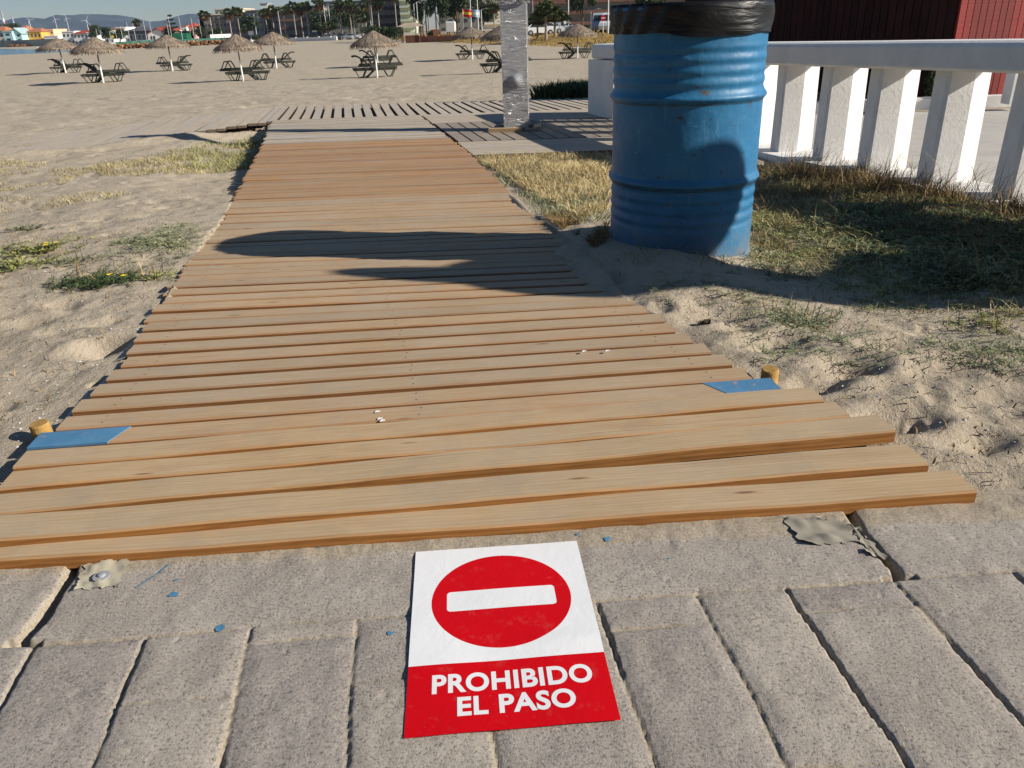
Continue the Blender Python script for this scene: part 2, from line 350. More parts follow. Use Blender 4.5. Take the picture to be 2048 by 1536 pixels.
M['black'] = mottled('dark_resin', (0.035, 0.042, 0.035), 0.2, 12, 0.5)
M['sling'] = mottled('dark_sling', (0.055, 0.06, 0.052), 0.2, 20, 0.7)
M['sling_l'] = mottled('pale_lounger_resin', (0.42, 0.43, 0.38), 0.15, 12, 0.6)
M['rail_resin'] = mottled('olive_resin', (0.055, 0.06, 0.045), 0.2, 8, 0.6)
M['glass'] = mottled('window_glass', (0.03, 0.04, 0.05), 0.2, 1, 0.15, 0.6)
M['asphalt'] = mottled('asphalt', (0.06, 0.06, 0.06), 0.2, 2)
M['tile'] = mottled('roof_tiles', (0.36, 0.06, 0.035), 0.3, 2)
M['tile_o'] = mottled('orange_roof_tiles', (0.42, 0.17, 0.09), 0.3, 2)
M['hill'] = mottled('hill_scrub', (0.075, 0.085, 0.08), 0.35, 0.004, 0.95, 0.05)
M['rock'] = tinted('orange_rock', (0.08, 0.035, 0.02), (0.34, 0.19, 0.09), 0.35, 1.5, 0.9).m
M['green_net'] = mottled('green_netting', (0.05, 0.16, 0.12), 0.25, 1.0)
M['awning'] = mottled('green_cover', (0.015, 0.12, 0.06), 0.2, 1.0)
M['rust'] = mottled('rusty_screws', (.13, .08, .05), .3, 20)
M['rubber'] = mottled('tyre_rubber', (0.02, 0.02, 0.02), 0.1)
def col(name, c, rough=0.8, sc=1.5, amt=0.1):
    k = 'c_' + name
    if k not in M: M[k] = mottled(name, c, amt, sc, rough)
    return M[k]
# ---------------------------------------------------------------- the lie of the land
PY = [-5, 1.2, 2.0, 3.0, 4.0, 5.0, 8.0, 10.5, 12.5, 16, 25, 41, 60, 120, 220, 600]
PZ = [-.02, -.02, -.005, .0, -.03, -.08, -.16, -.20, -.21, -.38, -.70, -1.20, -1.27, -1.38, -1.45, -1.5]
def base_h(x, y): return np.interp(y, PY, PZ)
LE = [(1.15, -.945), (1.30, -.965), (1.67, -1.11), (2.1, -1.125), (2.57, -1.21), (4.1, -1.50), (7.8, -2.27), (10.2, -2.80)]   # walkway left edge (y, x)
RE = [(1.15, .93), (1.30, .885), (1.67, .72), (2.03, .58), (2.59, .40), (4.1, .17), (6.9, -.30), (10.2, -1.0)]
def lx(y): return np.interp(y, [p[0] for p in LE], [p[1] for p in LE])
def rx(y): return np.interp(y, [p[0] for p in RE], [p[1] for p in RE])
def path_z(y): return np.interp(y, [1.2, 1.7, 3.0, 4.4, 7.0, 10.4], [.032, .032, .012, -.055, -.085, -.10])   # top of the planks
DIMP = []
for _ in range(760):
    y = 1.35 + 8 * rng.random() ** 1.5; x = -6.5 + 11 * rng.random()
    DIMP.append((x, y, rng.uniform(.025, .085), rng.uniform(.45, 1.0), rng.uniform(0, 3.14), rng.uniform(.005, .020)))
for px, py, r, d in ((1790, 690, .10, .04), (1545, 690, .10, .04), (1650, 770, .07, .035), (1800, 840, .09, .045), (1700, 740, .09, .04), (1430, 640, .10, .02), (1900, 740, .1, .02),
                     (1480, 660, .07, .03), (600, 300, .1, .02), (200, 700, .09, .03), (210, 690, .07, .03), (60, 640, .08, .02), (1960, 880, .07, .03)):
    q = at(px, py, 0); DIMP.append((q[0], q[1], r, .7, 0.2, d))
def water_w(x, y):
    w1 = ((x + 109) * -23 + (y - 165) * 25) / 34; w2 = (x + 84) * -.814 + (y - 188) * -.582
    return np.minimum(np.minimum(w1, w2), 425 - y)
def bank_e(x, y): return np.minimum(((x - 2) * 3.4 + (y - 99)) / 3.5, (y - 70) * 2.0)
def ground(x, y):
    x = np.asarray(x, float); y = np.asarray(y, float); z = base_h(x, y)
    near = 1 - sst(14, 40, y); mid = sst(8, 20, y)
    n = fbm(x * 1.6, y * 1.6, 3, 3) * .035 + fbm(x * 4.5, y * 4.5, 9, 3) * .015 + fbm(x * 14, y * 14, 21, 4) * .006
    z = z + n * near * sst(1.25, 1.6, y) + fbm(x * .8, y * 1.8, 5, 4) * .05 * mid * (1 - sst(60, 120, y)) - np.clip(vn(x * 2.2, y * 2.6, 91) - .12, 0, 1) * .20 * sst(12.6, 14, y) * (1 - sst(22, 40, y)) * np.clip(fbm(x * .15, y * .4, 92, 2) * 2 + .7, 0, 1)
    sel = y < 12
    if np.any(sel):
        xs = x[sel]; ys = y[sel]; dz = np.zeros_like(xs)
        for (cx, cy, r, asp, an, dp) in DIMP:
            k = (np.abs(xs - cx) < 2.6 * r) & (np.abs(ys - cy) < 2.6 * r)
            if not k.any(): continue
            ux = xs[k] - cx; uy = ys[k] - cy; ca, sa = math.cos(an), math.sin(an)
            q = ((ux * ca + uy * sa) / r) ** 2 + ((-ux * sa + uy * ca) / (r * asp)) ** 2
            dz[k] += -dp * np.exp(-q * 1.6) + dp * .22 * np.exp(-((np.sqrt(q) - 1.5) ** 2) * 5)
        dz *= 1 - sst(0.35, 0.0, np.abs(xs - lx(ys)) * 0 + 1) * 0
        z = z.copy(); z[sel] += dz
    # trough beside the raised far half of the walkway, sand drifted over its right edge near the bin
    dl = lx(y) - x; dr = x - rx(y); pz = path_z(y)
    z = z - .07 * sst(5.0, 6.5, y) * (1 - sst(.1, .8, np.abs(dl - .15))) * (y < 10.3)
    drift = np.exp(-((y - 3.15) / .75) ** 2) * .055 * (1 - sst(.0, .5, np.abs(dr - .2)))
    z = z + drift
    inside = (dl < .0) & (dr < 0) & (y > 1.2) & (y < 10.35)
    edge = np.minimum(-dl, -dr); near_e = sst(.0, .10, edge)
    lim = pz - .034 - .02 * near_e * sst(1.9, 2.4, y)
    cover = np.exp(-((y - 3.05) / .6) ** 2) * sst(.30, 0, -dr) * (.066 + fbm(x * 9, y * 9, 31, 3) * .03) + (np.exp(-((y - 4.6) / .5) ** 2)) * sst(.14, 0, -dr) * .05
    cover2 = np.exp(-((y - 2.9) / .35) ** 2) * sst(.06, 0, -dl) * .035
    z = np.where(inside, np.minimum(z, lim) + cover + cover2, z)
    # cross walkway, deck and slab corridors
    z = np.where((y > 6.7) & (y < 10.45) & (x > -1.1) & (x < 1.6), np.minimum(z, -.165), z)
    ncr = np.interp(x, [-8, -6.5, -5.05, -4.26, -3.59, -2.85, 1.2, 3], [5.0, 6.5, 8.0, 8.79, 9.59, 10.4, 10.4, 10.5])
    fcr = np.interp(x, [-8.8, -7.1, -5.53, -4.74, -4.02, -3.27, .78, 3], [7.7, 9.3, 10.8, 11.6, 12.2, 12.8, 12.35, 12.2])
    z = np.where((y > ncr - .05) & (y < fcr) & (x < 3), np.minimum(z, -.160 - .05 * sst(-2.8, -6, x) + .02 * sst(-3.2, -5, x) + fbm(x * 3, y * 3, 88, 3) * .012), z)
    z = z + .045 * np.exp(-((ncr - .05 - y) / .28) ** 2) * (y < ncr) * sst(-2.45, -3.2, x)
    z = np.where(y < 1.305, -.06, z)
    rr = railx(y); z = np.where((x > rr - .12) & (y < 11), -.22, z)
    bk = bank_e(x, y); z = z + .85 * sst(0, 10, bk) + fbm(x * .7, y * .7, 8, 3) * .12 * sst(0, 4, bk)
    z = z - .9 * sst(-5, 14, water_w(x, y))
    return z
def railx(y): return 3.777 - np.asarray(y, float) * .268
def gz(x, y): return float(ground(np.array([x]), np.array([y]))[0])
# ---------------------------------------------------------------- sand, one sheet to the horizon
th = np.concatenate([np.linspace(-80, -40, 30, endpoint=False), np.linspace(-40, 42, 620, endpoint=False), np.linspace(42, 85, 30)]) * math.pi / 180
rad = np.concatenate([np.linspace(.3, 1.2, 12, endpoint=False), np.exp(np.linspace(math.log(1.2), math.log(14), 640, endpoint=False)), np.exp(np.linspace(math.log(14), math.log(9000), 420))])
TH, RR = np.meshgrid(th, rad); X = RR * np.sin(TH); Y = RR * np.cos(TH)
tag(grid_obj('sand', X, Y, ground(X, Y), M['sand'], {'dry': sst(-1, 3, bank_e(X, Y)) * (Y < 200)}), kind='structure')
# ---------------------------------------------------------------- pavement
UB = [-1.30, -1.13, -.955, -.78, -.605, -.434, -.264, -.07, .135, .305, .457, .65, .857, 1.03, 1.2, 1.37]
CR = {3: [.60], 4: [.905], 5: [1.015, .62], 6: [.91, .60], 7: [.62], 8: [.98, .66], 9: [1.045, .70], 10: [.99, .62], 11: [.68], 12: [.92], 2: [.9], 13: [.8]}
def pave(x, y):
    u = x + .12 * (y - 1); v = y - .06 * x
    u2 = u + fbm(x * 7, y * 7, 41, 2) * .005 + fbm(x * 26, y * 26, 44, 3) * .0022; v2 = v + fbm(x * 6, y * 6, 43, 2) * .004 + fbm(x * 26, y * 26, 46, 3) * .002
    d = np.full(x.shape, 9.); t = np.zeros(x.shape)
    V0 = 1.052
    col_ = np.searchsorted(UB, u2); row = v2 < V0
    for b in UB: d = np.where(row, np.minimum(d, np.abs(u2 - b) + np.where(v2 > V0 - .0, 9, 0)), d)
    d = np.minimum(d, np.abs(v2 - V0) + .0015)
    dv = np.where(row, np.abs(u2[..., None] - np.array(UB)).min(-1), 9)
    idx = np.zeros(x.shape)
    for k in range(len(UB) + 1):
        cuts = CR.get(k - 1, [.8]) + [.33, .0, -.35, -.7]
        for q, cc in enumerate(cuts):
            s = row & (col_ == k); d = np.where(s, np.minimum(d, np.abs(v2 - cc) + .002), d); idx = np.where(s & (v2 < cc), q + 1, idx)
    for (c0, c1) in ((-.80, .0), (.655, .0)):
        uu = x + .05 * (y - 1) + fbm(x * 12, y * 12, 47, 3) * .012; d = np.where(~row, np.minimum(d, np.abs(uu - c0)), d)
    t = _h(col_ * 7.0 + 3, idx * 13.0, 5); t = np.where(row, t, .62)
    return d, t, row, (dv > d + .001)
def axis(a, b, f0, f1, fine, coarse):
    return np.concatenate([np.arange(a, f0, coarse), np.arange(f0, f1, fine), np.arange(f1, b, coarse)])
ax_ = axis(-5, 4, -1.12, 1.32, .0034, .08); ay_ = np.concatenate([np.arange(-3, .62, .08), np.arange(.62, 1.34, .0034)])
X, Y = np.meshgrid(ax_, ay_); Dj, Tt, row, DH = pave(X, Y)
wj = .0026 + .0026 * np.clip(vn(X * 14, Y * 14, 51) + .4, 0, 1)
open_ = np.clip(fbm(X * 6, Y * 6, 61, 3) * 1.6 + .55, 0.12, 1)     # how far sand has left the joint
crackL = (~row) & (np.abs(X + .05 * (Y - 1) + .80) < .03) ; crackR = (~row) & (np.abs(X + .05 * (Y - 1) - .655) < .03)
wj = wj + np.where(crackL | crackR, .006, 0)
depth = np.where(crackL | crackR, .026, .001 + .010 * open_ * np.where(DH, .45, 1))
Z = -depth * (1 - sst(wj * .55, wj * 1.25, Dj)) - .0025 * (1 - sst(.0, .03, Dj)) + (Tt - .5) * .003
Z += fbm(X * 3, Y * 3, 71, 3) * .003 + fbm(X * 30, Y * 30, 73, 3) * .0016
pits = fbm(X * 60, Y * 60, 77, 2); Z -= np.clip(pits - .5, 0, 1) * .012
Z += .006 * sst(1.20, 1.245, Y - .035 * X) + fbm(X * 25, Y * 25, 79, 3) * .0025 * sst(1.19, 1.22, Y - .035 * X)
jt = 1 - sst(wj * .8, wj * 2.2, Dj); jt = np.maximum(jt, 1.0 * sst(1.19, 1.225, Y - .035 * X + fbm(X * 9, Y * 9, 90, 3) * .02))
tag(grid_obj('pavement', X, Y, Z, M['paver'], {'tint': Tt, 'joint': jt}), kind='structure')
PVX, PVY, PVZ = ax_, ay_, Z
def pave_z(x, y): return float(PVZ[min(np.searchsorted(PVY, y), len(PVY) - 1), min(np.searchsorted(PVX, x), len(PVX) - 1)])
# ---------------------------------------------------------------- wooden walkway
PROF = lambda w, t, c=.004: [(-w / 2, -t), (w / 2, -t), (w / 2, -c), (w / 2 - c, 0), (-w / 2 + c, 0), (-w / 2, -c)]
WEAR = [0, 0, .45, 1, .45, 0]
walk = tag(empty('wooden_walkway', (0, 1.3, 0)), 'long wooden plank walkway leading from the pavement down across the sand', 'walkway')
UP = np.array([0, 0, 1.])
def plank(mb, L, R, w, t, tint, stations=None, uvo=None):
    L = np.asarray(L, float); R = np.asarray(R, float); d = R - L; d /= np.linalg.norm(d); s = np.cross(UP, d); s /= np.linalg.norm(s); u = np.cross(d, s)
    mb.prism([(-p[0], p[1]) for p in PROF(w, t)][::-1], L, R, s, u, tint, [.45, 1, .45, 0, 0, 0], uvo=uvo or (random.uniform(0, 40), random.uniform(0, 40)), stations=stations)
def off(o, p):        # keep children in world places under an empty that is not at the origin
    o.location = -Vector(p.location); return o
# five newer boards in front: right ends / left ends read off the photo's places
fr = [(.886, 1.302, .030, .084), (.839, 1.400, .038, .088), (.831, 1.535, .044, .082), (.770, 1.628, .034, .078), (.743, 1.715, .036, .078)]   # right end: x, y of the front edge, top, width
fl = [(-1.04, 1.192, .026), (-1.05, 1.228, .045), (-1.06, 1.336, .036), (-1.082, 1.436, .034), (-1.10, 1.527, .033)]
for i in range(5):
    mb = MB(); r = fr[i]; l = fl[i]; st = [(q / 16, .0016 * math.sin(q * 1.3 + i * 2), 1) for q in range(17)]
    plank(mb, (l[0], l[1] + r[3] / 2, l[2]), (r[0], r[1] + r[3] / 2, r[2]), r[3], .030, random.uniform(.4, .8), st)
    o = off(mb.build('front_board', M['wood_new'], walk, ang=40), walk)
# the old boards
mb = MB(); y = 1.825; k = 0; BLUE = None; slats = []
while y < 10.33:
    yl = y - (.175 if y < 1.9 else np.interp(y, [1.8, 2.3, 3.0, 7, 8.5, 10.4], [.175, .12, .03, -.02, .05, .02]))
    yr = y
    zl = float(path_z(yl)); zr = float(path_z(yr)); jl = random.uniform(-.014, .014); jr = random.uniform(-.009, .009)
    L = (float(lx(yl)) + jl, yl, zl + random.uniform(-.004, .003)); R = (float(rx(yr)) + jr, yr, zr + random.uniform(-.004, .003))
    slats.append((L, R))
    if k == 0: BLUE = (L, R)
    tt = random.uniform(.15, .85)
    if 4.6 < y < 7.9: tt = random.uniform(.2, .5)
    plank(mb, L, R, .074 if y < 4.4 else .083, .026, tt)
    y += .0905; k += 1
# the pale boards at the far end are another material: rebuild them apart
cut = [i for i, (L, R) in enumerate(slats) if L[1] > 7.95]
nf = 8
mb1 = MB(); mb2 = MB(); mb3 = MB(); random.seed(19)
for i, (L, R) in enumerate(slats):
    tt = random.uniform(.15, .9); q = mb2 if i in cut else (mb3 if L[1] > 4.9 else mb1)
    if 4.5 < L[1] < 7.9: tt = random.uniform(.0, .75)
    plank(q, L, R, .073 if L[1] < 4.5 else .080, .026, tt)
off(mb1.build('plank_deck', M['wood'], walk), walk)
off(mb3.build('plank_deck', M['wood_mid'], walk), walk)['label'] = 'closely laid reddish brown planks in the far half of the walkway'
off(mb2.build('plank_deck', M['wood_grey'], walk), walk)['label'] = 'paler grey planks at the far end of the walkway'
# nail heads and bearers below
for q in (.06, .5, .94):
    mb = MB()
    pts = [np.array(L) * (1 - q) + np.array(R) * q for L, R in slats]
    for a, b in zip(pts[:-4:4], pts[4::4]): mb.bar(a - [0, 0, .034], b - [0, 0, .034], .008, n=5)
    off(mb.build('bearer_strap', M['black'], walk), walk)
mb = MB()
for L, R in slats:
    L_, R_ = np.array(L), np.array(R)
    for q in (.06, .5, .94):
        for e in (-.018, .018):
            c_ = L_ * (1 - q) + R_ * q + [random.uniform(-.004, .004), e, .0012]; mb.quad([c_ + [.0022 * math.cos(k * 1.047), .0022 * math.sin(k * 1.047), 0] for k in range(6)])
o = off(mb.build('screw_heads', M['rust'], walk), walk); o['kind'] = 'stuff'
# blue painted ends
L, R = map(np.array, BLUE)
for a, b, sk in ((L, L + (R - L) * .108, 1), (R + (L - R) * .092, R, -1)):
    mb = MB(); d = (b - a) / np.linalg.norm(b - a); s = np.cross(UP, d)
    a2 = a - d * .004 if sk == 1 else a; b2 = b + d * .004 if sk == -1 else b
    w = .0745 / 2
    e0 = .02 if sk == 1 else 0.0; e1 = 0.0 if sk == 1 else .02
    top = [a2 - s * w + d * (0 if sk == 1 else .03) + UP * .0012, b2 - s * w - d * (.02 if sk == 1 else 0) + UP * .0012, b2 + s * w + UP * .0012 + d * (.01 if sk == 1 else 0), a2 + s * w + UP * .0012 - d * (0 if sk == 1 else .012)]
    bot = [p - UP * .006 for p in top]
    mb.quad(top, None); mb.quad([bot[0], bot[1], top[1], top[0]]); mb.quad([bot[1], bot[2], top[2], top[1]]); mb.quad([bot[3], bot[0], top[0], top[3]]); mb.quad([bot[2], bot[3], top[3], top[2]])
    off(mb.build('paint_mark', M['blue_mark'], walk), walk)
# pegs
def peg(px, py, h, label, r=.022):
    q = at(px, py, 0.0); mb = MB(); mb.lathe([(r * .96, -.12), (r, 0), (r, h - .004), (r * .9, h)], n=20, fn=lambda a, z: 1 + .04 * math.sin(3 * a + z * 40))
    o = mb.build('wooden_peg', M['peg'], None, ang=40); o.location = q; o.rotation_euler = (.06, -.05, 0); return tag(o, label, 'peg', 'round pegs pinning the walkway')
peg(1538, 768, .045, 'round wooden peg in the sand by the right blue painted plank end')
peg(92, 882, .05, 'round wooden peg by the left blue painted plank end')
# geotextile flaps along the left edge
mb = MB()
for (L, R) in slats[:12]:
    L = np.array(L); w = random.uniform(.03, .06)
    mb.quad([L + [0, -.045, -.012], L + [0, .045, -.012], L + [-w, .03, -.022], L + [-w * 1.1, -.05, -.03]])
off(mb.build('ground_sheet', col('grey_fabric', (0.34, 0.32, 0.27)), walk), walk)
# anchor tabs on the pavement
def tab(name, pts, zc, mat, label, extra=None):
    P = [at(px, py, 0.0) for px, py in pts]; n = 14
    X = np.zeros((n, n)); Y = X.copy(); Z = X.copy()
    for i in range(n):
        for j in range(n):
            u, v = j / (n - 1), i / (n - 1); p = (P[0] * (1 - u) + P[1] * u) * (1 - v) + (P[3] * (1 - u) + P[2] * u) * v
            X[i, j], Y[i, j] = p[0], p[1]; e_ = .006 if i in (0, n - 1) or j in (0, n - 1) else 0; X[i, j] += random.uniform(-e_, e_); Y[i, j] += random.uniform(-e_, e_); Z[i, j] = max(pave_z(X[i, j], Y[i, j]), -.003) + .0015 + zc * max(0, .4 + 1.4 * float(fbm(u * 4, v * 4, 7, 3)))
    o = grid_obj(name, X, Y, Z, mat); return tag(o, label, 'strap')
t1 = tab('anchor_strap', [(172, 1132), (256, 1128), (240, 1176), (150, 1182)], .006, col('clear_plastic', (0.45, 0.41, 0.31), .4), 'yellowish plastic strap under the front board with a grey washer')
q = at(205, 1158, .0); mb = MB(); mb.lathe([(.015, 0), (.015, .002), (.007, .0025), (.006, .005), (.003, .006)], n=20); o = mb.build('washer', M['metal_g'], t1); o.location = (q[0], q[1], pave_z(q[0], q[1]) + .006)
tab('anchor_strap', [(1562, 1040), (1688, 1050), (1722, 1088), (1612, 1092)], .007, col('frayed_fabric', (0.30, 0.27, 0.22), .95), 'crumpled grey fabric strap frayed beside the crack at the right')
tab('anchor_strap', [(1700, 1052), (1716, 1056), (1778, 1118), (1742, 1112)], .004, col('frayed_fabric', (0.30, 0.27, 0.22)), 'narrow frayed grey fabric strip lying in the right kerb crack')
# blue paint drips
mb = MB(); random.seed(3)
for (px, py, r) in ((348, 1190, .009), (352, 1160, .004), (780, 1268, .005), (1214, 1082, .006), (1338, 1119, .003), (440, 1255, .008), (1155, 1075, .004), (640, 1100, .005)):
    q = at(px, py, 0); n = 9; rim = [(q[0] + r * math.cos(6.283 * i / n) * random.uniform(.6, 1.3), q[1] + r * math.sin(6.283 * i / n) * random.uniform(.5, 1.1)) for i in range(n)]
    rim = [(x, y, pave_z(x, y) + .0012) for x, y in rim]; cz = (q[0], q[1], pave_z(q[0], q[1]) + .0014)
    for i in range(n): mb.quad([rim[i], rim[(i + 1) % n], cz])
q = at(300, 1155, 0)
for k in range(8):
    a_ = [(q[0] - .015 + .0045 * (k + j), q[1] - .03 + .0078 * (k + j)) for j in (0, 1)]; mb.quad([(x + e, y, pave_z(x, y) + .0012) for (x, y), e in ((a_[0], 0), (a_[0], .003), (a_[1], .003), (a_[1], 0))])
tag(mb.build('paint_drips', col('blue_drip', (0.07, 0.22, 0.36))), 'small blue paint drips spattered over the paving', 'paint', kind='stuff')
# ---------------------------------------------------------------- sticker
SQ = [(826, 1106), (1147, 1083), (1245, 1433), (820, 1466)]
sc_ = [at(*p, .006)[:2] for p in SQ]
SC = sum(sc_) / 4; ux = ((sc_[1] - sc_[0]) + (sc_[2] - sc_[3])); ux /= np.linalg.norm(ux); uy = np.array([-ux[1], ux[0]])
SW, SH = .297, .420
def st_pt(u, v, lift=0.0):      # u right 0..1, v up 0..1
    x = (u - .5) * SW; y = (v - .5) * SH; p = SC + ux * x + uy * y
    z = .0034 + float(fbm(p[0] * 3, p[1] * 3, 71, 3)) * .003 + .0005 * math.sin(x * 38 + y * 9) * (1 - v) + .0005 * math.sin(y * 31 + 2) + .0025 * math.exp(-((y + .035 + .1 * x) / .018) ** 2) * math.exp(-((x - .11) / .06) ** 2)
    return (p[0], p[1], z + lift)
def sticker_mat():
    n = N('printed_vinyl', 0.45, 0.25); uv = n.coord('UV'); sp = n.n('ShaderNodeSeparateXYZ'); n.l(uv, sp.inputs[0]); x, y = sp.outputs[0], sp.outputs[1]
    cx = n.math('SUBTRACT', x, .5 * SW); cy = n.math('SUBTRACT', y, .274)
    r = n.math('SQRT', n.math('ADD', n.math('MULTIPLY', cx, cx), n.math('MULTIPLY', cy, cy)))
    disc = n.math('LESS_THAN', r, .1168); band = n.math('LESS_THAN', y, .131)
    ax = n.math('MAXIMUM', n.math('SUBTRACT', n.math('ABSOLUTE', cx), .084), 0.0); ay = n.math('MAXIMUM', n.math('SUBTRACT', n.math('ABSOLUTE', cy), .018), 0.0)
    bar = n.math('LESS_THAN', n.math('SQRT', n.math('ADD', n.math('MULTIPLY', ax, ax), n.math('MULTIPLY', ay, ay))), .007)
    red = n.math('MAXIMUM', n.math('MULTIPLY', disc, n.math('SUBTRACT', 1.0, bar)), band)
    dirt = n.noise(uv, 26, 6, 0.75); sp2 = n.noise(uv, 420, 2, 0.6)
    cc = n.mix(red, (0.80, 0.80, 0.80), (0.60, 0.0005, 0.004)); cc = n.mix(n.ramp(dirt, [(0.55, 0.0), (0.8, 0.14)]), cc, (0.42, 0.37, 0.30)); n.base(n.mix(n.ramp(sp2, [(0.715, 0.0), (0.74, 0.6)]), cc, (0.40, 0.33, 0.24)))
    v = n.coord('UV', (1, 1, 1)); n.bump(n.math('ADD', n.noise(v, 22, 4, 0.6, 1.0), n.math('MULTIPLY', n.noise(v, 90, 3, 0.6), .15)), 0.2, 0.004); return n.m
root = tag(empty('floor_sticker', (float(SC[0]), float(SC[1]), .006)), 'white and red rectangular no entry sticker stuck on the pavement', 'sticker')
nx, ny = 36, 52; mb = MB()
for i in range(nx):
    for j in range(ny):
        c = [(i / nx, j / ny), ((i + 1) / nx, j / ny), ((i + 1) / nx, (j + 1) / ny), (i / nx, (j + 1) / ny)]
        mb.quad([st_pt(*p) for p in c], [(p[0] * SW, p[1] * SH) for p in c])
off(mb.build('vinyl_sheet', sticker_mat(), root, smooth=True, merge=True), root)
txm = mottled('white_print', (0.80, 0.80, 0.80), 0.02, 5, 0.35, 0.45)
def word(txt, u0, u1, v0, v1):
    cu = bpy.data.curves.new('t', 'FONT'); cu.body = txt; cu.size = 1; cu.offset = .034; cu.resolution_u = 6; cu.space_character = 1.07
    ob = bpy.data.objects.new('t', cu); COL.objects.link(ob); dg = bpy.context.evaluated_depsgraph_get(); me = bpy.data.meshes.new_from_object(ob.evaluated_get(dg)); bpy.data.objects.remove(ob)
    bm = bmesh.new(); bm.from_mesh(me); bmesh.ops.triangulate(bm, faces=bm.faces)
    xs = [v.co.x for v in bm.verts]; ys = [v.co.y for v in bm.verts]; x0, x1, y0, y1 = min(xs), max(xs), min(ys), max(ys)
    bmesh.ops.subdivide_edges(bm, edges=[e for e in bm.edges if e.calc_length() > .25], cuts=2)
    for v in bm.verts:
        v.co = st_pt(u0 + (v.co.x - x0) / (x1 - x0) * (u1 - u0), v0 + (v.co.y - y0) / (y1 - y0) * (v1 - v0), .0004)
    bm.to_mesh(me); bm.free(); me.materials.clear(); me.materials.append(txm)
    o = bpy.data.objects.new('lettering', me); COL.objects.link(o); o.parent = root; off(o, root); return o
def uvof(px, py):
    p = at(px, py, .0065)[:2] - SC; return float(p @ ux) / SW + .5, float(p @ uy) / SH + .5
word('PROHIBIDO', .122, .915, .173, .261)
word('EL PASO', .245, .812, .068, .153)
# ---------------------------------------------------------------- oil drum bin
BX, BY, BZ = .717, 3.27, -.01
root = tag(empty('oil_drum_bin', (BX, BY, BZ)), 'blue ribbed oil drum used as a bin with a black bag over its rim', 'bin')
R0, HB = .286, .93
prof = [(R0 - .012, 0), (R0 + .004, .004), (R0 + .004, .018), (R0 - .003, .024)]
def ribs(z):
    r = R0 - .002
    for zc, w, a in ((.318, .013, .012), (.622, .013, .013)): r += a * math.exp(-((z - zc) / w) ** 2)
    for zc in (.155, .198, .241, .284): r += -.0032 * math.exp(-((z - zc) / .010) ** 2) + .0012 * math.exp(-((z - zc - .02) / .008) ** 2)
    for zc in (.655, .695, .735, .775): r += -.0032 * math.exp(-((z - zc) / .010) ** 2) + .0012 * math.exp(-((z - zc - .018) / .008) ** 2)
    return r
z = .03
while z < HB - .02: prof.append((ribs(z), z)); z += .005
prof += [(R0, HB - .016), (R0 + .007, HB - .010), (R0 + .007, HB), (R0 - .004, HB), (R0 - .006, HB - .1)]
mb = MB(); mb.lathe(prof, n=96, t=0.0, cap=False, fn=lambda a, z: 1 + .006 * vn(np.array(a * 2.0), np.array(z * 7.0), 2) * 1.0 + .004 * math.sin(3 * a + 5 * z))
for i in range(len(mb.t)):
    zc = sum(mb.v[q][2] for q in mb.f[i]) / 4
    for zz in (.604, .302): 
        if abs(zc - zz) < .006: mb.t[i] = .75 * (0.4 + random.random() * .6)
mb.build('drum', M['drum'], root, smooth=True, merge=True)
mb = MB(); n = 120; rings = []
zs = [HB - .10, HB - .02, HB + .008, HB + .010, HB - .004, HB - .03, HB - .06, HB - .09, HB - .105]
rs = [R0 - .03, R0 - .015, R0 - .006, R0 + .008, R0 + .012, R0 + .010, R0 + .010, R0 + .009, R0 + .008]
for k, (r, zz) in enumerate(zip(rs, zs)):
    rg = []
    for i in range(n):
        a = 6.28318 * i / n; hem = 0
        if k >= 5: hem = (k - 4) / 4 * (.008 * math.sin(a * 2 + 1) + .004 * math.sin(a * 5) + .002 * math.sin(a * 9 + 2) + .012)
        wr = .003 * math.sin(a * 5 + zz * 60) * (1 if k >= 3 else 0) + .0012 * math.sin(a * 14 - zz * 50)
        if 4.2 > a > 3.0 and k >= 3: wr += .008 * math.sin(a * 23 + k)
        rg.append(((r + wr) * math.cos(a), (r + wr) * math.sin(a), zz + hem))
    rings.append(rg)
for k in range(len(rings) - 1):
    for i in range(n):
        j = (i + 1) % n; mb.quad([rings[k][i], rings[k][j], rings[k + 1][j], rings[k + 1][i]])
mb.quad(rings[0])
mb.build('bin_liner', M['bag'], root, smooth=True, merge=True)
# ---------------------------------------------------------------- white balustrade
A = np.array([1.204, 9.60]); rd = np.array([.268, -1.0]); rd /= np.linalg.norm(rd); sdn = np.array([rd[1], -rd[0]])   # sdn faces the beach
root = tag(empty('balustrade', (1.204, 9.60, -.154)), 'white painted concrete balustrade with stout angled balusters behind the bin', 'railing')
RL = 7.42; zb = -.154
P = lambda s, o, z: np.array([A[0] + rd[0] * s + sdn[0] * o, A[1] + rd[1] * s + sdn[1] * o, z + .0145 * s])
mb = MB(); prof = [(-.15, .65), (.13, .65), (.15, .665), (.155, .77), (.14, .79), (.11, .80), (-.13, .80), (-.16, .785)]
st_ = [(i / 12, random.uniform(-.002, .002), 1) for i in range(13)]
mb.prism([(p[0], p[1] + zb) for p in prof][::-1], P(-.12, 0, 0), P(RL, 0, 0), np.array([sdn[0], sdn[1], 0]), UP, stations=st_); off(mb.build('handrail', M['white'], root, ang=30), root)
mb = MB(); mb.prism([(-.20, -.25), (.20, -.25), (.20, .030), (.185, .042), (-.20, .042)][::-1], P(.1, 0, zb), P(RL, 0, zb), np.array([sdn[0], sdn[1], 0]), UP); off(mb.build('plinth', M['white'], root), root)
